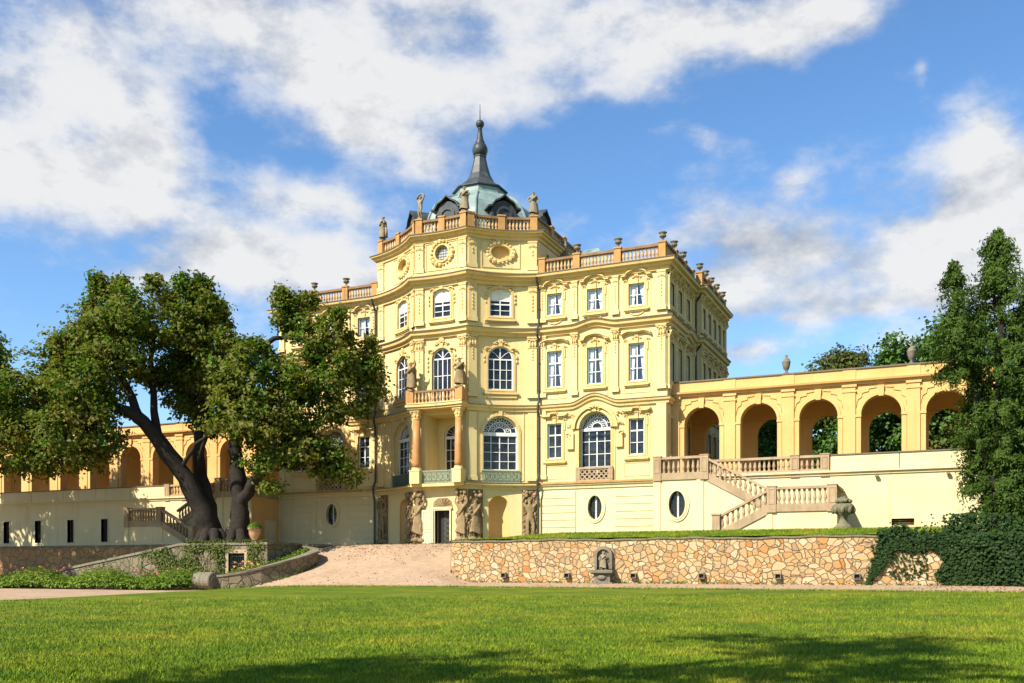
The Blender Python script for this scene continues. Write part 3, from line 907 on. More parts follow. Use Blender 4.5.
balustrade(FL, .05, 9.6, 21.53, (.35, 3.5, 6.6, 9.4), palace)
balustrade(ATT[4], .1, 8.9, 24.72, (2.6, 5.2, 8.6), palace)
balustrade(ATT[0], .1, 8.9, 24.72, (.4, 3.6, 6.2), palace)
balustrade(S1, .15, 7.6, 21.53, (2.3, 4.9, 7.3), palace)
balustrade(S2, .1, 9.0, 21.53, (.3, 2.3, 4.3, 6.3, 8.7), palace)

def baluster_mesh(h):
    m = MB().lathe([(.095, 0), (.095, .08 * h), (.06, .14 * h), (.11, .38 * h), (.095, .5 * h), (.06, .78 * h), (.09, .9 * h), (.09, h)], 7)
    return m
def set_balusters(todo, mat, limit=100):
    """each baluster in view an object; past the limit the rest of a thing is one part"""
    cache = {}
    for i, (p, h, par) in enumerate(todo):
        if i >= limit: break
        key = round(h, 2)
        if key not in cache:
            me = bpy.data.meshes.new('baluster'); mb = baluster_mesh(h); me.from_pydata(mb.v, [], mb.f); me.materials.append(mat)
            cache[key] = me
        o = bpy.data.objects.new('baluster', cache[key]); COL.objects.link(o)
        q = Vector(p)
        if MIR: q.x = 2 * XC - q.x
        WP[o.name] = q
        o.parent = par; o.location = q - WP[par.name]
    rest = todo[limit:]
    if rest:
        mb = MB()
        for p, h, par in rest: mb.merge(baluster_mesh(h), Matrix.Translation(p))
        top = rest[0][2].parent or rest[0][2]
        o = mb.build('balusters', mat, top); o['kind'] = 'stuff'
set_balusters(BAL_TODO, M['baluster'])

# ---------------------------------------------------------------- roofs, dome, spire
MB().add([(-50.7, 65.6, 21.45), (-17.7, 65.6, 21.45), (-17.2, 73.4, 21.45), (-17.2, 82.3, 21.45), (-50.7, 82.3, 21.45)], [(0, 1, 2, 3, 4)]).build('roof_deck', M['slate'], palace)
r = MB()
def hip(x0, x1, y0, y1, z0, z1, ins):
    r.add([(x0, y0, z0), (x1, y0, z0), (x1, y1, z0), (x0, y1, z0), (x0 + ins, y0 + ins, z1), (x1 - ins, y0 + ins, z1), (x1 - ins, y1 - ins, z1), (x0 + ins, y1 - ins, z1)],
          [(0, 1, 5, 4), (1, 2, 6, 5), (2, 3, 7, 6), (3, 0, 4, 7), (4, 5, 6, 7)])
hip(-27.0, -19.2, 70, 80, 21.5, 23.6, 3.2); hip(-49.4, -41.4, 70, 80, 21.5, 23.6, 3.2)
r.build('roof', M['rail_stone'], palace)
r = MB(); hip(-28.4, -23.0, 70.6, 76, 23.2, 25.5, 2.2); r.build('roof_pyramid', M['copper'], palace)
c = MB(); c.box(-27.2, -26.7, 69.6, 70.1, 21.5, 24.9); c.box(-27.25, -26.65, 69.55, 70.15, 24.9, 25.02)
for k in (-1, 1): c.lathe([(.1, 0), (.09, .35), (.12, .36), (.12, .42)], 8, (-26.95 + .13 * k, 69.85, 25.02))
c.build('chimney', M['grey_stone'], palace)
DC = (-34.2, 69.8)
MB().add([tuple(ff.p(0, -.1, 24.7)) for ff in ATT], [tuple(range(8))]).build('attic_roof', M['slate'], palace)
dome = MB().lathe([(6.3, 24.72), (5.9, 25.3), (5.5, 26.2), (5.1, 27.2), (4.6, 28.05), (3.95, 28.65), (3.2, 29.05), (2.5, 29.4), (2.1, 29.7), (2.05, 30.3)], 8, (DC[0], DC[1], 0), rot=PI / 8).build('dome', M['copper'], palace)
rib = MB()
for k in range(8):
    a = PI / 8 + k * PI / 4
    rib.tube([(DC[0] + rr * math.cos(a), DC[1] + rr * math.sin(a), z) for rr, z in ((6.3, 24.75), (5.9, 25.33), (5.5, 26.23), (5.1, 27.23), (4.6, 28.08), (3.95, 28.68), (3.2, 29.08), (2.4, 29.45))], .09, 6)
rib.build('dome_ribs', M['copper'], dome)
sp = MB().lathe([(2.0, 30.1), (2.25, 30.2), (2.25, 30.28), (2.0, 30.4), (1.6, 30.7), (1.15, 31.1), (.85, 31.65), (.65, 32.3), (.48, 33.05), (.52, 33.1), (.52, 33.2)], 8, (DC[0], DC[1], 0), rot=PI / 8).build('spire', M['slate'], palace)
MB().lathe([(.42, 33.2), (.55, 33.32), (.63, 33.6), (.61, 33.85), (.5, 34.1), (.38, 34.22), (.4, 34.3), (.28, 34.55), (.2, 35.0), (.16, 35.4), (.2, 35.44), (.16, 35.5)], 14, (DC[0], DC[1], 0)).build('onion', M['slate'], sp, smooth=True)
MB().ball((DC[0], DC[1], 35.8), .34, 14, 10).build('finial_ball', M['slate'], sp, smooth=True)
MB().tube([(DC[0], DC[1], 36.1), (DC[0], DC[1], 36.6), (DC[0], DC[1], 37.4)], [.05, .035, .02], 6).build('lightning_rod', M['iron'], sp)
for k in range(8):      # a dormer on every face of the dome
    a = -PI / 2 + k * PI / 4
    fd = Fac((DC[0] + 5.55 * math.cos(a) - math.sin(a) * -1.5, DC[1] + 5.55 * math.sin(a) + math.cos(a) * -1.5), (DC[0] + 5.55 * math.cos(a) - math.sin(a) * 1.5, DC[1] + 5.55 * math.sin(a) + math.cos(a) * 1.5))
    d = MB()
    body = [(.25, 25.0), (2.75, 25.0), (2.55, 26.3), (2.45, 27.0), (2.05, 27.5), (1.5, 27.65), (.95, 27.5), (.55, 27.0), (.45, 26.3)]
    d.slab(body, -1.6, .05)
    d.ring(oval(1.5, 26.6, .66, .6, 16), oval(1.5, 26.6, .45, .4, 16), .04, .14)
    hood = [(.2, 27.0), (.5, 27.05), (.75, 27.45), (1.1, 27.62), (1.5, 27.95), (1.9, 27.62), (2.25, 27.45), (2.5, 27.05), (2.8, 27.0)]
    d.band(hood, .13, -1.5, .28)
    scroll(d, .45, 25.9, .3, -1, .05); scroll(d, 2.55, 25.9, .3, 1, .05); husks(d, .62, 26.6, 26.1, .09, .06); husks(d, 2.38, 26.6, 26.1, .09, .06)
    dm = d.build('dormer', M['slate'], dome, fd)
for ff, u, z1, z0_ in ((FR, .12, 21.0, 2.0), (FL, 9.55, 21.0, 2.0), (S1, 7.68, 21.0, 7.0)):
    g = MB(); w = .18
    pts = [ff.p(u, .7, 21.25), ff.p(u, .62, 21.0), ff.p(u, w, 20.4), ff.p(u, w, 17.8), ff.p(u, .6, 17.4), ff.p(u, .6, 17.1), ff.p(u, w, 16.6), ff.p(u, w, 12.3), ff.p(u, .42, 11.9), ff.p(u, .42, 11.6), ff.p(u, w, 11.1), ff.p(u, w, 6.9), ff.p(u, .5, 6.4), ff.p(u, .5, 5.8), ff.p(u, .3, 5.3), ff.p(u, .3, 1.6)]
    if z0_ > 5: pts = pts[:12]
    g.tube(pts, .085, 8)
    for z in (19, 15, 13, 9.5): g.lathe([(.11, 0), (.11, .08)], 8, tuple(ff.p(u, w, z)))
    g.build('downpipe', M['pipe'], palace)
# ================================================================== ARCADES, TERRACES, STAIRCASES (right, then mirrored to the left)
YA, YT, YS, YL = 66.7, 63.9, 62.0, 60.2
def simple_rail(fa, u0, u1, z, piers, parent, todo, w=-.14, ht=1.2, sp=.29):
    """stone balustrade on a level run"""
    o = MB(); o.box(u0, u1, w - .19, w + .19, z - .32, z + .14); o.box(u0, u1, w - .2, w + .2, z + ht - .16, z + ht)
    o = o.build('balustrade', M['pink_stone'], parent, fa)
    for u in piers:
        p = MB(); p.box(u - .27, u + .27, w - .25, w + .25, z - .36, z + ht + .01); p.box(u - .3, u + .3, w - .28, w + .28, z + ht + .01, z + ht + .07); frame_panel_w(p, u, z, w, ht)
        p.build('pier', M['pink_stone'], o, fa)
    us = sorted(piers); edges = [u0] + us + [u1]
    for a, b in zip(edges[:-1], edges[1:]):
        a2 = a + (.27 if a in us else 0); b2 = b - (.27 if b in us else 0)
        n = int((b2 - a2) / sp)
        for k in range(n): todo.append((fa.p(a2 + (k + .5) * (b2 - a2) / n, w, z + .14), ht - .3, o))
    return o
def frame_panel_w(p, u, z, w, ht):
    p.ring(rect(u - .18, u + .18, z + .15, z + ht - .12), rect(u - .13, u + .13, z + .2, z + ht - .17), w + .2, w + .275)

def sloped_rail(fa, u0, z0, u1, z1, parent, todo, w=-.14, ht=1.1):
    o = MB()
    for (h0, h1, dw) in ((-.42, .14, .19), (ht - .16, ht, .2)):
        a = [(u0, z0 + h0), (u1, z1 + h0), (u1, z1 + h1), (u0, z0 + h1)]
        o.slab(a, w - dw, w + dw)
    o = o.build('stair_balustrade', M['pink_stone'], parent, fa)
    n = int(abs(u1 - u0) / .31)
    for k in range(n):
        t = (k + .5) / n
        todo.append((fa.p(lerp(u0, u1, t), w, lerp(z0, z1, t) + .12), ht - .26, o))

WORDS = {False: ('right', 'beside the tall yew'), True: ('left', 'behind the big leaning tree')}
for MIR in (False, True):
    side = 'right' if not MIR else 'left'
    XE = 16.0 if not MIR else 27.0
    # ------------------------------------------------------------ arcade
    fa = Fac((-17.6, YA), (XE, YA))
    arc = thing('arcade', 'orange arcaded gallery open to the trees, joined to the palace near the yew' if not MIR else 'orange arcaded gallery half hidden behind the big leaning tree', 'arcade', (-2, YA + 3, 6))
    cen = []; u = 2.14
    while u < fa.L - 2: cen.append(u); u += 3.9
    wall = MB(); arches = [arch(u, 6.1, 2.46, 11.25) for u in cen]
    wall.panel(rect(0, fa.L, 6.0, 12.2), arches, 0, .7)
    wall.build('front_wall', M['ochre'], arc, fa)
    fb = Fac((-17.6, YA + 5.9), (XE, YA + 5.9))
    bw = MB().panel(rect(0, fb.L, 6.0, 12.2), [] if MIR else [arch(u, 6.2, 2.3, 11.0) for u in cen], 0, .5)
    bw.panel(rect(0, fb.L, 6.0, 12.2), [] if MIR else [arch(u, 6.2, 2.3, 11.0) for u in cen], -.5, .01)
    bw.build('rear_wall', M['ochre'], arc, fb)
    MB().panel(rect(0, fa.L, 6.05, 12.15), arches, -.7, .01).build('inner_wall', M['ochre'], arc, fa)
    MB().box(-17.6, XE, YA + .1, YA + 5.95, 12.0, 12.4).build('ceiling', M['ochre'], arc)
    MB().box(-17.6, XE, YA + .02, YA + 6.4, 5.8, 6.1).build('gallery_floor', M['pink_stone'], arc)
    MB().box(XE - .3, XE, YA + .1, YA + 5.9, 6.1, 12.0).build('end_wall', M['ochre'], arc)
    for u in [c - 1.95 for c in cen] + [cen[-1] + 1.95]:
        if u < .1: continue
        p = MB(); p.box(u - .38, u + .38, -.02, .1, 6.1, 11.85); p.box(u - .44, u + .44, -.02, .15, 11.5, 11.6); p.box(u - .46, u + .46, -.02, .17, 11.85, 12.0)
        p.build('pilaster', M['ochre'], arc, fa)
    for u in cen:
        a = MB()
        n = 14; po = [(u + 1.42 * math.cos(PI * k / n), 10.02 + 1.42 * math.sin(PI * k / n)) for k in range(n + 1)]
        pi_ = [(u + 1.23 * math.cos(PI * k / n), 10.02 + 1.23 * math.sin(PI * k / n)) for k in range(n + 1)]
        a.ring(po, pi_, -.02, .06)
        for sd in (-1, 1):
            x0 = u + sd * 1.21; x1 = u + sd * 1.56
            a.box(min(x0, x1), max(x0, x1), -.3, .1, 9.86, 10.02); a.box(min(x0, x1) + .03, max(x0, x1) - .03, -.02, .045, 6.1, 9.86)
            # stepped moulding over the haunches of the arch
            a.band([(u + sd * .3, 11.72), (u + sd * .75, 11.66), (u + sd * .76, 11.5), (u + sd * 1.15, 11.42), (u + sd * 1.2, 11.15), (u + sd * 1.42, 11.0), (u + sd * 1.5, 10.7), (u + sd * 1.52, 10.5)], .08, -.01, .06)
        a.slab([(u - .15, 11.15), (u + .15, 11.15), (u + .2, 11.85), (u - .2, 11.85)], -.05, .16)
        a.build('archivolt', M['ochre'], arc, fa)
    MB().sweep([(-17.6, YA, 0), (XE, YA, 0)], [(-.05, 12.0), (.16, 12.0), (.2, 12.14), (.34, 12.18), (.38, 12.3), (-.05, 12.34)]).build('cornice', M['ochre'], arc)
    p = MB(); p.box(-17.58, XE, YA - .05, YA + .35, 12.3, 13.0)
    x = -17.58 + .25
    for u in [c - 1.95 for c in cen]:
        if u < .1: continue
        p.box(-17.6 + u - .4, -17.6 + u + .4, YA - .09, YA + .39, 12.3, 13.0)
    pr = p.build('parapet', M['ochre'], arc)
    p = MB(); p.box(-17.58, XE, YA - .14, YA + .44, 13.0, 13.09); p.build('parapet_coping', M['flashing'], pr)
    MB().add([(-17.6, YA + .3, 12.9), (XE, YA + .3, 12.9), (XE, YA + 6.4, 12.6), (-17.6, YA + 6.4, 12.6), (-17.6, YA + 6.4, 12.2), (XE, YA + 6.4, 12.2)], [(0, 1, 2, 3), (3, 2, 5, 4)]).build('gallery_roof', M['slate'], arc)

    # ------------------------------------------------------------ terrace retaining wall with its parapet
    ft = Fac((-17.6, YT), (XE, YT))
    ter = thing('terrace_wall', 'long cream retaining wall below the %s arcade' % side + (', with a low vent near the ivy' if not MIR else ', pierced by dark slit windows'), 'wall', (-2, YT, 2))
    hs = []
    if not MIR:
        hs = [rect(14.6, 15.9, 2.62, 3.05)]
    else:
        SL = [18.05 + 4.2 * k for k in range(6)]
        hs = [rect(u - .4, u + .4, 2.33, 4.4) for u in SL]
    MB().panel(rect(0, ft.L, 1.2, 6.16), hs, 0, .4).build('wall', M['cream'], ter, ft)
    for h in hs:
        (a, b), (c, d) = h[0], h[2]
        q = MB(); q.ring(offset_poly(h, .12), h, -.3, .03)
        wn = q.build('slit_window' if MIR else 'vent', M['cream'], ter, ft)
        MB().box(a - .02, c + .02, -.38, -.32, b - .02, d + .02).build('pane', M['dark'], wn, ft)
        if not MIR:
            q = MB()
            for k in range(4): q.box(a, c, -.3, -.22, b + .05 + .12 * k, b + .1 + .12 * k)
            q.build('louvre', M['old_stones'], wn, ft)
    MB().sweep([(-17.6, YT, 0), (XE, YT, 0)], [(-.05, 5.86), (.08, 5.86), (.1, 6.0), (.22, 6.04), (.22, 6.16), (-.05, 6.18)]).build('string_course', M['cream'], ter)
    MB().box(-17.6, XE, YT + .05, YA + .05, 5.7, 6.1).build('terrace_floor', M['pink_stone'], ter)
    x0 = 10.95
    p = MB()
    while x0 < ft.L - .1:
        x1 = min(x0 + 4.1, ft.L)
        p.box(x0 + .02, x1 - .02, -.42, -.04, 6.18, 7.12); x0 = x1
    pp = p.build('parapet', M['cream'], ter, ft)
    MB().box(10.9, ft.L, -.47, .02, 7.12, 7.2).build('parapet_coping', M['flashing'], pp, ft)
    todo = []
    simple_rail(ft, 3.4, 10.9, 6.18, (8.8, 10.66), ter, todo, ht=1.02)
    set_balusters(todo, M['pink_stone'])

    # ------------------------------------------------------------ staircase
    st = thing('staircase', 'cream double-flight staircase with stone balustrades ' + ('next to the mossy garden urn' if not MIR else 'seen behind the leaning tree trunks'), 'staircase', (-12, YS, 2))
    fs = Fac((-17.6, YS), (-5.85, YS)); fl = Fac((-17.6, YL), (-5.85, YL))
    b = MB()
    ov = oval(1.6, 4.17, .55, .88)
    prof = [(0, 1.3), (11.75, 1.3), (11.75, 3.6), (7.85, 3.6), (3.4, 5.95), (0, 5.95)]
    b.panel(prof, [ov], 0, .4)
    b.box(.05, .5, .0, .06, 1.3, 5.8); b.box(2.9, 3.35, .0, .06, 1.3, 5.8)
    b.build('podium_wall', M['cream'], st, fs)
    MB().add([(.002, -3.5, 1.3), (.002, 0, 1.3), (.002, 0, 5.95), (.002, -3.5, 5.95)], [(0, 1, 2, 3)]).build('return_wall', M['ochre' if MIR else 'cream'], st, fs)
    holes.clear()
    old = palace
    oval_window(fs, 1.6, 4.17, .55, .88, st)
    b = MB()
    b.panel([(4.6, 1.3), (11.75, 1.3), (11.75, 3.6), (7.85, 3.6), (4.6, 2.0)], [], 0, .2)
    b.add([(11.75, 0, 1.3), (11.75, -3.7, 1.3), (11.75, -3.7, 3.6), (11.75, 0, 3.6)], [(0, 1, 2, 3)])
    b.box(7.6, 8.0, .0, .05, 1.3, 3.5); b.box(11.3, 11.75, 0, .05, 1.3, 3.5)
    b.build('flight_wall', M['cream'], st, fl)
    b = MB()
    b.box(-17.58, -14.2, YS + .05, 65.5, 5.8, 6.1); b.box(-9.75, -5.9, YL + .05, YT, 3.45, 3.75)
    n = 14
    for k in range(n):
        b.box(-14.2 + 4.45 * k / n, -14.2 + 4.45 * (k + 1) / n + .01, YS + .05, YT, 6.1 - 2.35 * (k + 1) / n - .2, 6.1 - 2.35 * (k + 1) / n)
    n = 10
    for k in range(n):
        b.box(-9.75 - 3.25 * (k + 1) / n - .01, -9.75 - 3.25 * k / n, YL + .05, YS, 3.75 - 1.55 * (k + 1) / n - .3, 3.75 - 1.55 * (k + 1) / n)
    b.build('steps', M['pink_stone'], st)
    todo = []
    simple_rail(fs, .0, 3.45, 6.1, (.27, 3.4), st, todo, w=-.1)
    fr_ = Fac((-17.6, 65.4), (-17.6, YS + .4)); simple_rail(fr_, 0, 2.8, 6.1, (), st, todo)
    sloped_rail(fs, 3.6, 6.05, 7.75, 3.75, st, todo, w=-.1)
    simple_rail(fl, 7.85, 11.75, 3.75, (7.95, 11.48), st, todo, w=-.1)
    fr_ = Fac((-5.85, YL), (-5.85, YT)); simple_rail(fr_, .2, 3.6, 3.75, (), st, todo)
    sloped_rail(fl, 7.7, 3.7, 4.75, 2.2, st, todo, w=-.1)
    q = MB(); q.box(4.3, 4.8, -.36, .16, 1.6, 3.3); q.box(4.25, 4.85, -.41, .21, 3.3, 3.4); q.build('newel', M['pink_stone'], st, fl)
    set_balusters(todo, M['pink_stone'])
MIR = False

# left only: ochre lodge door between the palace and the staircase, as in the photograph
fd = Fac((-53.9, 61.9), (-51.4, 61.9))

# ================================================================== STATUES AND URNS
def figure(pose):
    """one continuous body grown over a skeleton; height about 1.8"""
    J = {'pel': (0, 0, .98, .135), 'wai': (.02, .01, 1.14, .12), 'che': (.0, .0, 1.36, .155), 'nec': (.0, -.01, 1.53, .062), 'hd1': (.0, -.03, 1.63, .09), 'hd2': (0, -.02, 1.745, .078),
         'shl': (-.185, .0, 1.45, .07), 'shr': (.185, .0, 1.45, .07),
         'hil': (-.1, 0, .9, .105), 'hir': (.1, 0, .9, .105), 'knl': (-.11, -.03, .5, .072), 'knr': (.15, -.13, .52, .072), 'anl': (-.1, .03, .08, .048), 'anr': (.17, .0, .09, .048), 'tol': (-.12, -.14, .035, .04), 'tor': (.21, -.16, .035, .04)}
    A = {'rest': ((-.32, .02, 1.2), (-.3, -.12, .97), (.34, .0, 1.2), (.17, -.2, 1.12)),
         'raise': ((-.3, .02, 1.22), (-.2, -.2, 1.1), (.33, -.02, 1.66), (.3, -.1, 1.93)),
         'both': ((-.34, .0, 1.62), (-.24, -.03, 1.88), (.34, .0, 1.62), (.24, -.03, 1.88)),
         'hip': ((-.36, .05, 1.22), (-.17, -.08, 1.03), (.3, .0, 1.18), (.36, -.1, .95))}[pose]
    J['ell'] = (*A[0], .052); J['hal'] = (*A[1], .042); J['elr'] = (*A[2], .052); J['har'] = (*A[3], .042)
    names = list(J); ix = {n: i for i, n in enumerate(names)}
    E = [('pel', 'wai'), ('wai', 'che'), ('che', 'nec'), ('nec', 'hd1'), ('hd1', 'hd2'), ('che', 'shl'), ('shl', 'ell'), ('ell', 'hal'), ('che', 'shr'), ('shr', 'elr'), ('elr', 'har'),
         ('pel', 'hil'), ('hil', 'knl'), ('knl', 'anl'), ('anl', 'tol'), ('pel', 'hir'), ('hir', 'knr'), ('knr', 'anr'), ('anr', 'tor')]
    me = bpy.data.meshes.new('skeleton'); me.from_pydata([J[n][:3] for n in names], [(ix[a], ix[b]) for a, b in E], [])
    o = bpy.data.objects.new('skeleton', me); COL.objects.link(o)
    o.modifiers.new('s', 'SKIN'); sk = me.skin_vertices[0].data
    for n in names: sk[ix[n]].radius = (J[n][3],) * 2; sk[ix[n]].use_root = n == 'pel'
    sub = o.modifiers.new('u', 'SUBSURF'); sub.levels = 1
    dg = bpy.context.evaluated_depsgraph_get(); dg.update()
    ev = o.evaluated_get(dg); m2 = ev.to_mesh()
    mb = MB().add([v.co[:] for v in m2.vertices], [tuple(p.vertices) for p in m2.polygons])
    ev.to_mesh_clear(); bpy.data.objects.remove(o); bpy.data.meshes.remove(me)
    # nose, curls of hair, hands
    mb.ball((0, -.125, 1.665), (.018, .035, .03), 5, 4)
    for k in range(9):
        a = k * 2.4; mb.ball((.08 * math.cos(a), .03 + .06 * math.sin(a), 1.76 + .03 * math.sin(k)), .05, 5, 4)
    return mb
def drapery(mb, z0=.2, z1=1.0, sw=.0, turns=9):
    seg = 22; v = []; rows = 7
    for i in range(rows):
        t = i / (rows - 1); z = lerp(z1, z0, t); r = lerp(.19, .27, t ** .8)
        for k in range(seg):
            a = 2 * PI * k / seg
            rr = r * (1 + .13 * t * math.sin(turns * a + 2 * t) + .05 * math.sin(3 * a + 4 * t))
            v.append((rr * math.cos(a) + sw * t, rr * .85 * math.sin(a) - .03, z + .05 * math.sin(2 * a)))
    mb.add(v, [(i * seg + k, i * seg + (k + 1) % seg, (i + 1) * seg + (k + 1) % seg, (i + 1) * seg + k) for i in range(rows - 1) for k in range(seg)])
    # sash thrown over the shoulder
    mb.tube([(-.2, -.08, .98), (-.05, -.17, 1.15), (.12, -.15, 1.36), (.2, .02, 1.5), (.15, .15, 1.3), (.1, .17, .9), (.16, .16, .45)], [.05, .07, .065, .06, .07, .08, .07], 7)
    return mb
FIGS = {p: figure(p) for p in ('rest', 'raise', 'both', 'hip')}

def statue(pos, h, rz, pose, label, group, mat='statue', skirt=True, extra=None):
    t = thing('statue', label, 'statue', pos, group)
    b = MB().merge(FIGS[pose])
    if skirt: drapery(b, .12, 1.02, .04)
    if extra == 'shield': b.lathe([(.02, -.02), (.24, 0), (.26, .05), (.1, .1)], 12, (0, 0, 0)); b.v[-48:] = [(v[0] + .3, v[2] * 1 - .2, v[1] + .95) for v in b.v[-48:]]
    if extra == 'arch': b.tube([(.3 * math.cos(a), .05, 1.75 + .3 * math.sin(a)) for a in [PI * k / 10 for k in range(11)]], .07, 6)
    if extra == 'trunk': b.tube([(.2, .15, .1), (.22, .16, .5), (.18, .14, .95)], [.13, .1, .09], 7)
    s = h / 1.95
    T = Matrix.Translation(Vector(pos)) @ Matrix.Rotation(rz, 4, 'Z') @ Matrix.Diagonal((s * 1.3, s * 1.3, s, 1)) @ Matrix.Translation((0, 0, .12))
    MB().merge(b, T).build('figure', M[mat], t, smooth=True)
    p = MB(); p.box(-.28, .28, -.24, .24, 0, .06); p.lathe([(.27, .06), (.25, .13)], 10)
    MB().merge(p, Matrix.Translation(Vector(pos)) @ Matrix.Rotation(rz, 4, 'Z') @ Matrix.Scale(s, 4)).build('plinth', M[mat], t)
    return t

pierpos = lambda f, i: [q for ff, u, q in PIERS if ff is f][i]
G = 'statues on the tower balustrade'
statue(pierpos(TR, 2), 1.8, .35, 'hip', 'weathered statue at the right end of the tower balustrade', G, extra='trunk')
statue(pierpos(TF, 2), 1.9, .1, 'rest', 'draped statue in front of the dome, between its two round dormers', G)
statue(pierpos(TF, 0), 1.75, -.3, 'both', 'statue with arms arched above its head, second from the left on the tower balustrade', G, extra='arch', skirt=False)
statue(pierpos(TL, 0), 1.9, -.7, 'rest', 'slim draped statue at the far left end of the tower balustrade', G, extra='trunk')
G = 'statues on the balcony'
statue(TF.p(.16, .92, 13.0), 2.15, -.25, 'raise', 'sandstone statue at the left end of the tower balcony, one arm raised', G, mat='relief')
statue(TF.p(4.14, .92, 13.0), 2.15, .2, 'hip', 'sandstone statue at the right end of the tower balcony', G, mat='relief', extra='trunk')

# atlantes in relief on the tower base: parts of the palace
def relief(f, u0, u1, pose, skirt):
    p = MB(); nu, nz = 10, 22; z0, z1 = 1.9, 5.75; v = []
    for j in range(nz + 1):
        for i in range(nu + 1):
            v.append((lerp(u0, u1, i / nu), .06 + (R.uniform(0, .14) if 0 < i < nu and 0 < j < nz else 0), lerp(z0, z1, j / nz)))
    p.add(v, [(j * (nu + 1) + i, j * (nu + 1) + i + 1, (j + 1) * (nu + 1) + i + 1, (j + 1) * (nu + 1) + i) for j in range(nz) for i in range(nu)])
    o = p.build('relief_panel', M['pebble'], palace, f)
    uc = (u0 + u1) / 2
    b = MB().merge(FIGS[pose])
    if skirt: drapery(b, .3, 1.0)
    b.v = [(uc + x * 1.6 + R.gauss(0, .015), .2 - y * .75 + R.gauss(0, .015), 2.05 + z * 1.72) for x, y, z in b.v]
    for k in range(6): b.ball((uc + R.uniform(-.4, .4), .2, 5.3 + R.uniform(-.1, .35)), R.uniform(.1, .2), 6, 4)
    for k in range(26):
        sd = R.choice((-1, 1)); b.ball((uc + sd * R.uniform(.2, .48), R.uniform(.04, .14), R.uniform(2.1, 5.3)), (R.uniform(.08, .16), .1, R.uniform(.1, .25)), 6, 4)
    b.ball((uc - .2, .15, 2.1), (.4, .25, .22), 7, 4); b.ball((uc + .25, .15, 2.05), (.35, .22, .18), 7, 4)
    b.build('relief_figure', M['relief'], o, f, smooth=True)
for f, a, b, ps, sk in ((TR, .1, 1.2, 'hip', True), (TR, 4.1, 5.2, 'both', False), (TF, -.02, .58, 'raise', True), (TF, 3.5, 4.28, 'both', True), (TL, 4.1, 5.2, 'hip', True), (TL, .1, 1.2, 'both', False)):
    relief(f, a, b, ps, sk)

def urn_mb(s=1., lid=False):
    b = MB()
    b.box(-.2 * s, .2 * s, -.2 * s, .2 * s, 0, .1 * s)
    if lid:
        b.lathe([(.16, .1), (.1, .2), (.1, .28), (.24, .42), (.32, .75), (.36, 1.0), (.38, 1.06), (.3, 1.1), (.3, 1.16), (.22, 1.32), (.1, 1.4), (.08, 1.48), (.13, 1.56), (.06, 1.66), (.02, 1.68)], 14) if s == 1 else None
    else:
        b.lathe([(.17 * s, .1 * s), (.09 * s, .2 * s), (.08 * s, .3 * s), (.2 * s, .38 * s), (.3 * s, .5 * s), (.33 * s, .62 * s), (.28 * s, .66 * s), (.26 * s, .74 * s), (.4 * s, .84 * s), (.42 * s, .9 * s), (.34 * s, .92 * s), (.3 * s, .86 * s)], 14)
        for k in range(10): b.ball((.3 * s * math.cos(k * .628), .3 * s * math.sin(k * .628), .54 * s), (.05 * s, .05 * s, .09 * s), 5, 4)
    return b
UG = 'stone urns on the roof balustrade'
ul = {(FR, 3): 'brown stone urn on the front right corner of the palace roof', (FR, 2): 'stone urn on the front balustrade, next to the roof corner urn on the right wing',
      (FR, 1): 'stone urn on the right wing balustrade next to the tower and the green hipped roof',
      (FL, 0): 'stone urn on the left wing roof, just above the treetop', (FL, 1): 'middle stone urn of the three on the left wing roof', (FL, 2): 'stone urn on the left wing roof, nearest to the tower',
      (S1, 0): 'first stone urn behind the corner on the shaded side roof', (S1, 1): 'second stone urn behind the corner on the shaded side roof',
      (S2, 0): 'stone urn where the shaded side roof steps outward', (S2, 1): 'stone urn just behind the step of the side roof', (S2, 2): 'third urn behind the step of the side roof',
      (S2, 3): 'fourth urn behind the step of the side roof', (S2, 4): 'urn at the far end of the shaded side roof'}
proto = None
for (f, i), lab in ul.items():
    q = pierpos(f, i)
    if proto is None:
        proto = urn_mb(.72).build('roof_urn', M['grey_stone'], None, smooth=True); o = proto
    else: o = copy_tree(proto)
    o.location = q; o.rotation_euler.z = R.uniform(-.2, .2); tag(o, lab, 'urn', UG)
proto = None
for x, lab in ((-9.75, 'covered stone urn on the arcade parapet, left of the round treetop'), (-1.95, 'covered stone urn on the arcade parapet beside the yew')):
    if proto is None: proto = urn_mb(1., True).xf(Matrix.Scale(.78, 4)).build('covered_urn', M['grey_stone'], None, smooth=True); o = proto
    else: o = copy_tree(proto)
    o.location = (x, YA + .15, 13.09); tag(o, lab, 'urn', 'covered urns on the arcade')

# big mossy garden urn right of the staircase
u = thing('garden_urn', 'big mossy stone urn heaped with carved fruit beside the staircase', 'urn', (-5.35, 58.6, 2.2))
b = MB().lathe([(a_ * 1.2, z_ * 1.3) for a_, z_ in ((.42, 0), (.45, .14), (.34, .24), (.22, .36), (.18, .55), (.24, .68), (.42, .82), (.5, 1.0), (.5, 1.1), (.4, 1.2), (.3, 1.2))], 16, (-5.35, 58.6, 2.15))
b.build('bowl', M['mossy'], u, smooth=True)
b = MB()
for k in range(16):
    a = k * 2.4; rr = .4 * math.sqrt((k + .5) / 16)
    b.ball((-5.35 + rr * math.cos(a), 58.6 + rr * math.sin(a), 3.72 + .35 * (1 - rr * 1.8)), (.16, .16, .13), 7, 5)
for k in range(8): b.ball((-5.35 + .55 * math.cos(k * PI / 4), 58.6 + .55 * math.sin(k * PI / 4), 3.34), (.14, .14, .22), 6, 5)
b.build('carved_fruit', M['mossy'], u, smooth=True)

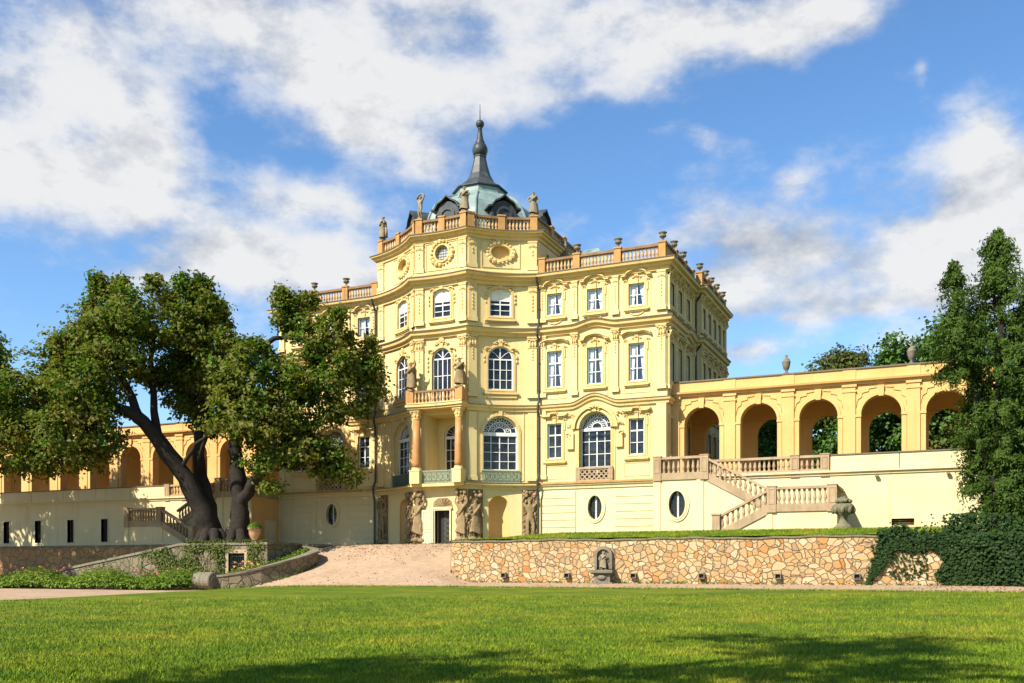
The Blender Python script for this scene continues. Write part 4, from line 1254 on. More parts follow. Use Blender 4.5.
# planted terracotta pot on the left terrace
px_, py_ = -46.6, 57.2
u = thing('plant_pot', 'terracotta pot with a small plant on the terrace right of the tree trunks', 'pot', (px_, py_, 1.72))
MB().lathe([(.32, 0), (.34, .12), (.16, .22), (.15, .36), (.28, .5), (.4, .8), (.43, 1.1), (.5, 1.14), (.5, 1.26), (.43, 1.26), (.38, 1.12)], 16, (px_, py_, 1.72)).build('pot', M['terracotta'], u, smooth=True)
POT = (u, px_, py_)
# small flood lamps under the terrace parapet
proto = None
for x, lab in ((-3.85, 'small floodlight under the terrace parapet, farther from the yew'), (.2, 'small floodlight under the terrace parapet, half way into the yew')):
    if proto is None:
        proto = thing('flood_lamp', lab, 'lamp', (x, YT - .3, 5.6), 'floodlights under the parapet')
        b = MB(); b.box(x - .11, x + .11, YT - .3, YT - .1, 5.66, 5.78); b.box(x - .09, x + .09, YT - .33, YT - .3, 5.68, 5.76); b.build('housing', M['relief'], proto)
        b = MB(); b.box(x - .03, x + .03, YT - .2, YT, 5.7, 5.86); b.build('bracket', M['iron'], proto)
    else:
        o = copy_tree(proto); o.location.x = x; tag(o, lab)
# door in the shaded return of the left landing
for o in COL.objects:
    if o.name.startswith('staircase') and WP[o.name].x < XC: lst = o
fd = Fac((-50.8, 62.0), (-50.8, 65.5))
d = MB().ring(rect(1.35, 3.15, 1.3, 4.1), rect(1.5, 3.0, 1.3, 3.95), -.05, .08).build('side_door', M['ochre'], lst, fd)
q = MB(); q.box(1.5, 3.0, -.02, .03, 1.3, 3.95); frame_panel(q, 1.62, 2.88, 1.5, 2.6, .05, .06); frame_panel(q, 1.62, 2.88, 2.75, 3.8, .05, .06)
q.build('door_leaf', M['shutter'], d, fd)

# ================================================================== GROUND
def hg(x, y):
    z = -1.62 + .47 * smooth01((y - 12) / 37) + .25 * smooth01((y - 49.5) / 4.5)
    return z - .3 * smooth01((-35 - x) / 7) * smooth01((y - 20) / 15)
def hramp(x, y):
    z = hg(x, y)
    m = smooth01((-26.9 - x) / 2.4) * smooth01((x + 45.5) / 2.5)
    t = clamp01((y - 49.0) / 11.3)
    return lerp(z, 1.72, m * t ** 1.5)
def hterr(x, y):
    return lerp(1.79, lerp(1.76, 2.24, smooth01((x + 30) / 8)), smooth01((y - 54.3) / 3.6))
sheet([(-400, -300), (400, -300), (400, 500), (-400, 500)], 60, lambda x, y: -2.3, 'ground', M['field'])
sheet([(-120, 6), (40, 6), (40, 54.1), (-28.6, 54.1), (-29.6, 56.2), (-30.7, 58.4), (-31.3, 60.2), (-31.3, 66), (-41.9, 66), (-41.9, 60.3), (-43.4, 58.4), (-43.2, 57.9), (-41.8, 57.6), (-40.6, 56.4), (-40.2, 54.8), (-40.5, 53), (-41.4, 51.3), (-42.6, 50.4), (-44.2, 50.6), (-44.5, 54.2), (-49.5, 56.2), (-120, 56.2)], 1.1, hramp, 'gravel_path', M['gravel'])
LAWN = [(-44, -20), (-43, 20), (-42.2, 32), (-41.6, 38), (-39.6, 43.5), (-36.5, 46.6), (-32.5, 48.2), (-26, 49.1), (-10, 49.0), (2, 47.9), (20, 46.2), (60, 43), (60, -20)]
def hl(x, y): return hg(x, y) + .06
sheet(LAWN, .9, hl, 'lawn', M['lawn'])
sheet([(-28.95, 54.3), (30, 54.3), (30, 64.1), (-14.3, 64.1), (-17.4, 65.7), (-26.8, 65.7), (-31.2, 63.2), (-31.1, 60.3), (-30.3, 58.3), (-29.2, 56.1)], .7, hterr, 'grass_bank', M['lawn'])
sheet([(-110, 56.4), (-50, 56.4), (-49.6, 53.4), (-42.4, 53.4), (-42.2, 56.2), (-43.5, 58.4), (-42.0, 60.3), (-42.0, 66), (-110, 66)], 1.2, lambda x, y: 1.72, 'terrace_ground', M['gravel'])

# ================================================================== GARDEN WALLS
w = thing('stone_wall', 'honey coloured rubble wall holding up the grass bank, ivy over its right end', 'wall', (-10, 54, -1))
RW = [(-31.3, 60.3, 0), (-30.7, 58.4, 0), (-29.7, 56.2, 0), (-28.9, 54.7, 0), (-28.3, 54.15, 0), (-27.4, 54, 0)] + [(x, 54 + .03 * math.sin(x * 1.7), .035 * math.sin(x * .8) + .025 * math.sin(x * 2.9 + 1)) for x in np.arange(-27, 9.1, .5)]
MB().sweep(RW, [(0, -1.4), (0, 1.64), (-.5, 1.64), (-.5, -1.4)]).build('wall', M['stones'], w)
MB().sweep(RW, [(.07, 1.64), (.07, 1.74), (-.55, 1.75), (-.55, 1.64)]).build('coping', M['mossy'], w)

fw = Fac((-28.6, 54.0), (9, 54.0))
n_ = thing('wall_fountain', 'weathered stone niche with a seated figure above a basin, set against the rubble wall', 'fountain', (-18.3, 53.8, -.95))
u = 10.3; b = MB()
b.ring(arch(u, -.05, 1.1, 1.28, .55), arch(u, -.05, .78, 1.1, .39), -.02, .24)
b.slab(arch(u, -.05, .8, 1.12, .4), -.02, .05)
b.build('niche', M['grey_stone'], n_, fw)
b = MB(); sc_ = .62
f0 = MB().merge(FIGS['rest']); drapery(f0, .25, 1.0)
b.merge(f0); b.v = [(u + x * .8, .2 - y * .5, -.12 + z * .6) for x, y, z in b.v]
b.build('figure', M['statue'], n_, fw, smooth=True)
b = MB(); b.box(u - .72, u + .72, 0.02, .72, -.28, -.1); b.box(u - .62, u + .62, 0.02, .62, -.36, -.28); b.box(u - .5, u + .5, .02, .48, -.95, -.36)
b.box(u - .68, u + .68, .01, .6, -1.05, -.84); b.ball((u, .5, -.55), (.3, .14, .16), 8, 6)
b.build('basin', M['grey_stone'], n_, fw)
proto = None
LL = ('wall lamp nearest to the left end of the rubble wall', 'wall lamp just left of the wall fountain', 'wall lamp just right of the wall fountain', 'wall lamp in the rubble wall below the foot of the staircase', 'wall lamp in the rubble wall left of the garden urn above', 'wall lamp next to the hanging ivy strand')
for x, lab in zip((-24.75, -20.6, -16.47, -12.48, -8.29, -4.22), LL):
    if proto is None:
        proto = thing('wall_lamp', 'small dark ' + lab, 'lamp', (x, 53.9, -.6), 'lamps set into the rubble wall')
        b = MB(); b.box(x - .17, x + .17, 53.72, 54.02, -.34, -.3); b.box(x - .17, x + .17, 53.72, 54.02, -.6, -.56); b.box(x - .17, x - .13, 53.72, 54.02, -.56, -.34); b.box(x + .13, x + .17, 53.72, 54.02, -.56, -.34)
        b.build('housing', M['grey_stone'], proto)
        MB().box(x - .13, x + .13, 53.86, 53.9, -.56, -.34).build('lens', M['dark'], proto)
    else:
        o = copy_tree(proto); o.location.x = x; tag(o, 'small dark ' + lab)

w = thing('garden_wall', 'shaded brown stone wall below the dark slit windows of the left terrace', 'wall', (-75, 56.2, -1.4))
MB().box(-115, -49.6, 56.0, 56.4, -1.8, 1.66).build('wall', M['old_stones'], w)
MB().box(-115, -49.6, 55.9, 56.45, 1.66, 1.8).build('coping', M['grey_stone'], w)
w = thing('grotto_wall', 'overgrown retaining wall with a barred opening and a sloping left wing, under the big trees', 'wall', (-46, 53, -1.4))
fg = Fac((-63, 53), (-42.1, 53))
hole = rect(17.6, 19.0, -.35, 1.02)
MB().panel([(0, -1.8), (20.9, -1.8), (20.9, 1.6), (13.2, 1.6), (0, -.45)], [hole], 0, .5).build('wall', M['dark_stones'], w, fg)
MB().slab([(0, -.45), (13.2, 1.6), (20.95, 1.6), (20.95, 1.76), (13.15, 1.76), (-.05, -.28)], -.45, .08).build('coping', M['grey_stone'], w, fg)
MB().sweep([(-42.15, 53.0, 0), (-41.95, 56.0, 0), (-43.3, 58.4, 0), (-41.9, 60.2, 0)], [(0, -1.5), (0, 1.6), (.08, 1.62), (.08, 1.77), (-.4, 1.77), (-.4, -1.5)]).build('return_wall', M['dark_stones'], w)
b = MB(); b.ring(offset_poly(hole, .26), hole, -.1, .07); gr = b.build('barred_opening', M['pink_stone'], w, fg)
b = MB()
for k in range(8): b.tube([(17.7 + .17 * k, -.12, -.35), (17.7 + .17 * k, -.12, 1.02)], .02, 5)
b.box(17.6, 19.0, -.14, -.1, .3, .35); b.box(17.6, 19., -.14, -.1, .8, .85)
b.build('bars', M['iron'], gr, fg); MB().box(17.5, 19.1, -.6, -.55, -.45, 1.1).build('recess', M['dark'], gr, fg)
w = thing('ramp_wall', 'low curved stone wall edging the gravel ramp, ending in a rolled scroll', 'wall', (-42, 54, -1.2))
CW = [(-43.9, 49.7, -.5), (-43.2, 49.95, -.42), (-42.3, 50.5, -.25), (-41.4, 51.4, .05), (-40.75, 52.5, .38), (-40.3, 53.7, .7), (-40.2, 54.9, .98), (-40.4, 56.0, 1.2), (-41.0, 56.9, 1.38), (-41.9, 57.5, 1.52), (-43.2, 57.9, 1.66)]
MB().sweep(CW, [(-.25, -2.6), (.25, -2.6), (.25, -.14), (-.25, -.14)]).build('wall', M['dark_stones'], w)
MB().sweep(CW, [(-.32, -.14), (.32, -.14), (.32, 0), (-.32, .02)]).build('coping', M['grey_stone'], w)
s = MB().lathe([(.5, 0), (.56, .06), (.56, .6), (.5, .72), (.56, .84), (.56, 1.4), (.5, 1.46)], 20)
s.v = [(-45.0 + z, 49.4 + x, -.82 + y) for x, y, z in s.v]
t = [(.08 + .04 * k) * 1. for k in range(12)]
s.tube([(-43.5, 49.4 + .07 * k ** .9 * math.cos(k * .8) * .5, -.82 + .07 * k ** .9 * math.sin(k * .8) * .5) for k in range(16)], .04, 5)
s.build('scroll', M['grey_stone'], w)

# ================================================================== PLANTS
def leaf_mesh(name, mat, parent, P, N, L, W, fold=.15, raw_world=True, rng=NR):
    """one four-cornered leaf per point: P places, N facing, L and W arrays of sizes; tips hang by `fold`"""
    n = len(P)
    N = N / np.linalg.norm(N, axis=1, keepdims=True)
    r = rng.normal(size=(n, 3)); r[:, 2] -= .6
    T = r - N * (r * N).sum(1, keepdims=True); T /= np.linalg.norm(T, axis=1, keepdims=True)
    S = np.cross(N, T)
    L = L[:, None]; W = W[:, None]
    V = np.empty((n, 4, 3))
    V[:, 0] = P - T * L * .5; V[:, 1] = P + S * W * .5 + N * L * fold; V[:, 2] = P + T * L * .5 - N * L * fold * .5; V[:, 3] = P - S * W * .5 + N * L * fold
    V = V.reshape(-1, 3)
    c = np.array([*(WP[parent.name] if parent else (0, 0, 0))]); V = V - c
    me = bpy.data.meshes.new(name)
    me.vertices.add(4 * n); me.vertices.foreach_set('co', V.ravel())
    me.loops.add(4 * n); me.loops.foreach_set('vertex_index', np.arange(4 * n, dtype=np.int32))
    me.polygons.add(n); me.polygons.foreach_set('loop_start', np.arange(0, 4 * n, 4, dtype=np.int32))
    me.update(calc_edges=True); me.validate()
    me.materials.append(mat)
    o = bpy.data.objects.new(name, me); COL.objects.link(o)
    WP[o.name] = Vector(c)
    if parent: o.parent = parent
    return o

def crown_points(clumps, dens, per, spread, shell=.5, droop=0.):
    """twig tufts on and in each clump; returns leaf places and outward directions"""
    P = []; N = []
    for c in clumps:
        c = np.array(c, float); ctr, rad = c[:3], c[3:6]
        area = 4 * PI * (((rad[0] * rad[1]) ** 1.6 + (rad[0] * rad[2]) ** 1.6 + (rad[1] * rad[2]) ** 1.6) / 3) ** (1 / 1.6)
        k = max(6, int(area * dens))
        d = NR.normal(size=(k, 3)); d /= np.linalg.norm(d, axis=1, keepdims=True)
        wob = 1 + .16 * np.sin(d[:, 0] * 5 + ctr[0]) + .14 * np.sin(d[:, 2] * 7 + ctr[1]) + NR.normal(size=k) * .09
        rr = (shell + (1 - shell) * NR.random(k) ** .6) * wob
        tw = ctr + d * rad * rr[:, None]
        q = np.repeat(tw, per, 0); dd = np.repeat(d, per, 0)
        off = NR.normal(size=q.shape) * spread
        if droop: off[:, 2] -= np.abs(NR.normal(size=len(q))) * droop
        else: off[:, 2] *= .7
        P.append(q + off); nn = dd * .8 + NR.normal(size=q.shape) * .5; nn[:, 2] += .6
        N.append(nn)
    return np.concatenate(P), np.concatenate(N)

def limb(mb, pts, r0, r1, seg=10, wob=.06):
    pts = [Vector(p) for p in pts]; out = []; n = len(pts) - 1
    for i in range(n):
        for k in range(4):
            t = k / 4; p0 = pts[max(i - 1, 0)]; p1 = pts[i]; p2 = pts[i + 1]; p3 = pts[min(i + 2, n)]
            out.append(.5 * ((2 * p1) + (p2 - p0) * t + (2 * p0 - 5 * p1 + 4 * p2 - p3) * t * t + (3 * p1 - p0 - 3 * p2 + p3) * t ** 3))
    out.append(pts[-1]); m = len(out)
    out = [p + Vector((R.gauss(0, wob), R.gauss(0, wob), 0)) * (1 if 0 < i < m - 1 else 0) for i, p in enumerate(out)]
    mb.tube(out, [lerp(r0, r1, (i / (m - 1)) ** .8) * R.uniform(.93, 1.07) for i in range(m)], seg)

class Local:
    """a plant's own frame: along the garden front of the picture, depth, height"""
    def __init__(s, x, y, ang): s.o = Vector((x, y, 0)); s.r = Vector((math.cos(ang), math.sin(ang), 0)); s.a = Vector((-math.sin(ang), math.cos(ang), 0))
    def __call__(s, l, d, z): return tuple(s.o + s.r * l + s.a * d + Vector((0, 0, z)))
ANG = math.radians(24.2)

# ---- the big leaning tree
K = .0748
lo = Local(-48.6, 56.4, ANG)
cat = thing('broadleaf_tree', 'huge spreading broadleaf tree with leaning dark trunks in front of the left wing', 'tree', (-48.6, 56.4, 1.7))
def g(px, up, dep=0): return lo(px * K, dep, up * K)
tb = MB()
limb(tb, [g(-14, 20, 0), g(-17, 40, 0), g(-26, 66, -.3), g(-42, 96, -.8), g(-60, 125, -1.4), g(-76, 145, -2), g(-92, 152, -2.5)], .95, .38, 14)
limb(tb, [g(-14, 18, .4), g(-19, 62, .6), g(-30, 92, 1.2), g(-33, 125, 1.5), g(-32, 165, 2), g(-40, 210, 2)], .68, .26, 12)
limb(tb, [g(10, 20, .5), g(12, 45, .5), g(10, 80, .6), g(7, 120, .8), g(5, 165, 1), g(-10, 215, 1)], .9, .28, 14)
limb(tb, [g(11, 60, .5), g(24, 80, .1), g(36, 92, -.6), g(52, 108, -1), g(80, 122, -1.5)], .5, .25, 12)
tr = tb.build('trunk', M['bark'], cat, smooth=True)
fl_ = MB()
for cx, dp in ((-14, 0), (10, .5)):
    for k in range(7):
        a = k * .9 + .3; q = Vector(g(cx, 20, dp)); e = q + Vector((math.cos(a) * 1.5, math.sin(a) * 1.5, -.15))
        fl_.tube([q + Vector((math.cos(a) * .5, math.sin(a) * .5, 1.3)), q + Vector((math.cos(a) * .95, math.sin(a) * .95, .45)), e], [.35, .36, .2], 8)
fl_.build('root_flare', M['bark'], tr, smooth=True)
br = MB()
for pts, a, b in (([g(-92, 152, -2.5), g(-130, 165, -2), g(-170, 160, -1)], .42, .12), ([g(-76, 145, -2), g(-100, 190, -1), g(-130, 225, 0)], .38, .1), ([g(-60, 125, -1.4), g(-75, 190, 0), g(-70, 245, 0)], .35, .1),
                  ([g(-40, 210, 2), g(-30, 250, 1)], .28, .08), ([g(5, 165, 1), g(35, 200, .5), g(42, 226, .5), g(58, 230, .5), g(68, 232, .5), g(70, 265, 1)], .3, .09),
                  ([g(52, 108, -1), g(72, 160, -1), g(85, 180, -1), g(90, 205, -.5), g(75, 212, 0)], .4, .14), ([g(90, 200, -.5), g(110, 225, 0), g(125, 230, 0)], .22, .07), ([g(80, 122, -1.5), g(110, 110, -2), g(122, 92, -2)], .26, .07),
                  ([g(52, 108, -1), g(75, 95, -2.5), g(95, 105, -3)], .22, .07), ([g(-30, 92, 1.2), g(-15, 130, -1), g(20, 170, -2)], .22, .08), ([g(-42, 96, -.8), g(-20, 120, -2), g(0, 135, -2.5)], .2, .07), ([g(72, 160, -1), g(110, 185, 0), g(135, 190, 0)], .24, .07)):
    limb(br, pts, a, b, 8, .08)
br.build('branches', M['bark'], cat, smooth=True)
CL = [(40, 400, 40, 38, 0), (25, 438, 32, 28, -2), (75, 440, 46, 26, -2.5), (112, 425, 28, 24, -3), (70, 380, 42, 32, 2), (88, 345, 36, 28, 0), (58, 352, 20, 20, 1), (12, 400, 24, 32, 2), (100, 400, 30, 26, -3.5), (45, 470, 26, 10, -2), (100, 462, 20, 12, -2.5),
      (120, 320, 34, 24, 0), (110, 300, 11, 15, -1), (104, 286, 5, 9, -1), (124, 292, 4, 8, 0), (150, 328, 34, 26, -3), (170, 305, 20, 16, 1), (165, 295, 6, 10, 0), (190, 316, 28, 22, 0), (190, 300, 7, 9, 0), (165, 352, 36, 26, 3), (205, 340, 26, 22, -2), (193, 372, 28, 26, 2), (212, 392, 22, 34, 4), (128, 362, 36, 22, -2.5), (172, 385, 16, 20, 3),
      (222, 365, 20, 22, -1), (240, 380, 26, 26, -2), (262, 395, 30, 30, -3), (250, 428, 32, 22, -3), (286, 425, 32, 28, -3), (300, 378, 26, 24, -1), (290, 322, 17, 22, 1), (282, 302, 11, 12, 1), (278, 322, 8, 10, 1), (312, 338, 22, 20, 0), (335, 345, 20, 22, -1), (350, 370, 24, 26, 0), (364, 388, 16, 22, 0), (355, 410, 16, 10, 0), (330, 392, 26, 24, -2), (300, 395, 20, 20, -3),
      (330, 420, 24, 14, -2), (308, 452, 28, 24, -3), (344, 478, 17, 12, -2), (335, 466, 22, 18, -2), (278, 455, 26, 18, -2), (275, 490, 10, 6, -3), (215, 330, 14, 14, 0), (262, 470, 14, 10, -2.5), (168, 398, 20, 13, 2.5), (148, 374, 24, 12, 1), (188, 408, 14, 15, 3), (120, 448, 18, 12, -3), (62, 466, 24, 11, -2), (140, 382, 14, 10, -2), (232, 408, 14, 14, -1)]
cl = []
for px, py, rx, ry, dp in CL:
    if px > 290: rx *= .84; ry *= .84
    cl.append((*lo((px - 222) * K, dp, (568 - py) * K), rx * K, (rx + ry) / 2 * K * 1.05 + .3, ry * K))
big = [c for c in cl if c[5] > 1.3]
for k in range(90):      # young shoots standing out of the crown and sprays hanging under it
    c = R.choice(big); a = R.uniform(0, 2 * PI); up = R.random() < .6
    x, y, z = c[0] + math.cos(a) * c[3] * .75, c[1] + math.sin(a) * c[4] * .75, c[2] + c[5] * (.85 if up else -.85)
    for j in range(3): cl.append((x + R.gauss(0, .1), y + R.gauss(0, .1), z + (1 if up else -1) * .34 * j, .3 - .07 * j, .3 - .07 * j, .32))
P, N = crown_points(cl, 1.75, 20, .3, .42)
leaf_mesh('crown', M['leaf'], cat, P, N, NR.uniform(.22, .4, len(P)), NR.uniform(.15, .28, len(P)))

# ---- tall yew at the right
K2 = .0521
lo2 = Local(2.1, 56.6, ANG)
yew = thing('yew_tree', 'tall dark yew with two pointed tops rising beside the arcade', 'tree', (2.1, 56.6, 1.8))
tb = MB()
g2 = lambda px, py, d=0: lo2((px - 990) * K2, d, (568 - py) * K2)
limb(tb, [g2(995, 540), g2(997, 480), g2(1000, 400), g2(1002, 300), g2(1000, 235)], .55, .05, 10)
limb(tb, [g2(994, 540, .3), g2(990, 460, .3), g2(978, 390, .2), g2(958, 330, 0), g2(955, 262, 0)], .36, .03, 10)
limb(tb, [g2(1000, 540, .6), g2(1020, 440, .8), g2(1035, 340, .6), g2(1036, 270, .5)], .4, .05, 10)
tb.build('trunk', M['bark'], yew, smooth=True)
P = []; N = []; bb = MB()
# stems: along, depth, top height, widest reach, height of the lowest branches
for l, d, zt, rmax, zb in (((955 - 990) * K2, 0, 16.3, 1.35, 9.8), ((1001 - 990) * K2, .2, 18.0, 2.1, 1.9), ((1041 - 990) * K2, .6, 15.6, 2.2, 2.0), ((982 - 990) * K2, .5, 12.5, .95, 4.0), ((1022 - 990) * K2, -.3, 13.2, 2.1, 1.9), ((1004 - 990) * K2, -.8, 9.2, 1.5, 2.0), ((1030 - 990) * K2, -1.1, 8.0, 1.9, 2.0)):
    z = zb
    while z < zt - .15:
        t = (zt - z) / (zt - zb)
        reach = rmax * min(1, (t * (zt - zb) / 4.6) ** .8) * (.62 + .38 * math.sin(min(1., (z - zb) / 2.5 + .35) * PI / 2)) * R.uniform(.42, 1.22) * (1 + .22 * math.sin(z * 1.9 + l))
        a = R.uniform(0, 2 * PI); rise = R.uniform(.25, .75) * (1.6 if t < .25 else 1)
        ca, sa = math.cos(a), math.sin(a); pts = []
        for k in range(5):
            q = k / 4; pts.append(Vector(lo2(l + ca * reach * q, d + sa * reach * q, z + reach * (rise * q - .55 * rise * q * q - .18 * q * q))))
        if R.random() < .5: bb.tube(pts, [.035, .03, .02, .014, .006], 4)
        n = int(16 + 40 * reach)
        for _ in range(n):
            q = R.uniform(.12, 1.02) ** .75; i = min(3, int(q * 4)); p = pts[i].lerp(pts[i + 1], min(1, q * 4 - i))
            hang = abs(R.gauss(0, .26)) * (.4 + q)
            P.append((p.x + R.gauss(0, .1), p.y + R.gauss(0, .1), p.z - hang + .06)); N.append((ca + R.gauss(0, .6), sa + R.gauss(0, .6), R.gauss(.35, .5)))
        z += R.uniform(.028, .07) if t > .22 else R.uniform(.014, .03)
bb.build('branches', M['bark'], yew)
leaf_mesh('crown', M['yew_leaf'], yew, np.array(P), np.array(N), NR.uniform(.15, .32, len(P)), NR.uniform(.05, .1, len(P)), .05)

# ---- other broadleaf trees
def round_tree(label, x, y, zb, ztop, rx, mat, group, dens=1.6, size=.36, seed=1, zcrown=None, nm='broadleaf_tree', nclump=26, per=13):
    rr = random.Random(seed)
    t = thing(nm, label, 'tree', (x, y, zb), group)
    zc = zcrown or lerp(zb, ztop, .35)
    b = MB(); top = Vector((x + rr.uniform(-.4, .4), y, lerp(zc, ztop, .6)))
    limb(b, [(x, y, zb - .2), (x + rr.uniform(-.2, .2), y, lerp(zb, zc, .6)), (x, y + .2, zc + .5), top], rx * .085 + .12, .08, 10)
    cl = []
    hz = (ztop - zc) / 2
    for k in range(nclump):
        u, v = rr.random(), rr.uniform(-.9, .95); a = rr.uniform(0, 2 * PI)
        rad = math.sqrt(max(0, 1 - v * v)) * (.55 + .4 * u); s = rr.uniform(.26, .42)
        c = (x + math.cos(a) * rad * rx * .85, y + math.sin(a) * rad * rx * .85, zc + hz + v * hz * .82)
        cl.append((*c, rx * s, rx * s, rx * s * .8))
        if k % 3 == 0: limb(b, [(x, y, zc + .3 * hz), ((x + c[0]) / 2, (y + c[1]) / 2, (zc + .5 * hz + c[2]) / 2 + .3), c], .16, .04, 6)
    b.build('trunk', M['bark'], t, smooth=True)
    P, N = crown_points(cl, dens, per, .3, .5)
    leaf_mesh('crown', M[mat], t, P, N, NR.uniform(size * .75, size * 1.25, len(P)), NR.uniform(size * .55, size * .9, len(P)))
    return t
TG = 'trees behind the arcade'
round_tree('olive green tree with a rounded top showing above the arcade, right of a covered urn', -9.4, 95, -1, 20.9, 4.6, 'oak_leaf', TG, seed=3)
round_tree('bright green tree showing above the arcade beside the yew', -.4, 86, -1, 21.0, 5.6, 'far_leaf', TG, seed=4, nclump=40)
round_tree('green tree seen through the second arch of the arcade', -16.5, 90, -1, 16.0, 4.6, 'far_leaf', TG, seed=5, zcrown=3)
round_tree('dark green tree seen through the third arch of the arcade', -11.5, 86, -1, 15.6, 4.6, 'far_leaf', TG, seed=6, zcrown=3)
round_tree('green tree seen through the fourth arch of the arcade', -5.2, 84, -1, 15.5, 4.4, 'far_leaf', TG, seed=7, zcrown=3)
round_tree('olive tree seen through the fifth arch, next to the yew', 1.5, 83, -1, 15.8, 4.4, 'oak_leaf', TG, seed=8, zcrown=3)
round_tree('green tree beyond the arcade, hidden mostly by the yew', 8.5, 86, -1, 17.5, 5.0, 'far_leaf', TG, seed=9, zcrown=3)
# tree at the left edge and the one that shades the lawn
round_tree('dark broadleaf tree cut off by the left edge of the picture', -74.5, 53, -1.5, 20.5, 6.0, 'leaf', None, dens=1.3, size=.4, seed=12, zcrown=6.5, nclump=30)
round_tree('broadleaf tree outside the left edge, beside the dark tree cut off by it', -83.5, 53.5, -1.5, 20.5, 6.0, 'leaf', None, dens=1.1, size=.45, seed=15, zcrown=6.5, nclump=26)
round_tree('large broadleaf tree standing outside the picture, shading the left garden wall', -73, 40, -1.5, 24, 6.6, 'leaf', None, dens=1.1, size=.45, seed=14, zcrown=6.5, nclump=30)
sp_ = Local(0, 0, ANG)(-12.4, 2.0, 0)
round_tree('tall park tree left of the camera, its shadow lying across the lawn', sp_[0], sp_[1], -1.7, 22.5, 4.9, 'leaf', None, dens=.58, size=.42, seed=23, zcrown=9.5, nclump=19)

# ---- ivy over the right end of the wall
iv = thing('ivy', 'dark ivy hanging over the right end of the rubble wall', 'ivy', (2, 53.8, -.9))
P = []; N = []
def ivy_patch(n, fx):
    for _ in range(n):
        x, z, w = fx()
        P.append((x, 54.0 - w, z)); N.append((NR.normal() * .5, -1 + NR.normal() * .3, .5 + NR.normal() * .4))
ivy_patch(4200, lambda: (lambda x: (x, R.gauss(1.66 + .2 * math.sin(x * 2.1) + .1 * math.sin(x * 5.3), .22 + .1 * smooth01((x + 2) / 4)), R.uniform(-.6, .32)))(R.uniform(-3.2, 9)))
ivy_patch(1500, lambda: (lambda t: (lerp(-2.5, -3.75, t ** 1.3) + R.gauss(0, .33 * (1.1 - t)), lerp(1.6, -.85, t), R.uniform(0, .22)))(R.random()))
ivy_patch(9000, lambda: (lambda x, z: (x + .25 * math.sin(z * 4) + .5 * (z - .5) * -.35, z, R.uniform(.03, .28 + .3 * smooth01((x - .5) / 2) * (1 + .5 * math.sin(x * 2.7 + z * 2)))))(R.uniform(-.35, 9), R.uniform(-1., 1.75)))
ivy_patch(900, lambda: (lambda x: (x, R.uniform(.95, 1.6) - .55 * (abs(x + 1.4) < .35) * .3, R.uniform(0, .25)))(R.uniform(-2.4, .2)))
ivy_patch(500, lambda: (R.gauss(1.4, .8), R.uniform(2.0, 2.75), R.uniform(-.5, .2)))
ivy_patch(160, lambda: (R.uniform(-2.6, -.8), R.uniform(-.6, 1.0), .06))
leaf_mesh('leaves', M['ivy_leaf'], iv, np.array(P), np.array(N), NR.uniform(.11, .21, len(P)), NR.uniform(.1, .19, len(P)))
st_ = MB()
for k in range(26):
    x = R.uniform(-3, 4); zb = R.uniform(-.8, .8) if x > -.4 else R.uniform(.6, 1.2)
    limb(st_, [(x, 53.93, 1.8), (x + R.uniform(-.2, .2), 53.9, lerp(1.8, zb, .5)), (x + R.uniform(-.5, .2), 53.92, zb)], .025, .01, 5, .03)
for k in range(5):
    x = R.uniform(.2, 2.5); limb(st_, [(x, 54, 1.9), (x - .1, 53.9, 2.5), (x - .3 + R.uniform(-.3, .3), 53.8, 3.0)], .015, .006, 4, .02)
st_.build('stems', M['bark'], iv)

# ---- creeper on the grotto wall
cr = thing('creeper', 'straggly brown and green creeper over the grotto wall around its barred opening', 'creeper', (-46, 52.9, -1.2))
P = []; N = []
for _ in range(9000):
    u = R.uniform(9.5, 20.8); z = R.uniform(-1.3, 1.75)
    if 17.35 < u < 19.25 and z < 1.1: continue
    if z > -.45 + 2.05 * min(1, u / 13.2) + .1: continue
    if math.sin(u * 2.3) + math.sin(z * 3.1 + u) + R.gauss(0, .6) < -.3: continue
    P.append((-63 + u, 53 - abs(R.gauss(.08, .14)), z)); N.append((R.gauss(0, .6), -1, R.gauss(.4, .5)))
for _ in range(700):
    P.append((R.uniform(-49.5, -42.3), R.uniform(52.8, 53.5), 1.78 + abs(R.gauss(0, .1)))); N.append((R.gauss(0, .5), R.gauss(0, .5), 1))
leaf_mesh('leaves', M['vine_leaf'], cr, np.array(P), np.array(N), NR.uniform(.1, .2, len(P)), NR.uniform(.07, .14, len(P)))
st_ = MB()
for k in range(50):
    u = R.uniform(11, 20.5)
    if 17.2 < u < 19.4: continue
    x = -63 + u; h = min(1.6, -.45 + 2.05 * min(1, u / 13.2))
    limb(st_, [(x, 52.95, -1.3), (x + R.uniform(-.3, .3), 52.93, lerp(-1.3, h, .5)), (x + R.uniform(-.5, .5), 52.95, h)], .02, .008, 4, .05)
st_.build('stems', M['bark'], cr)

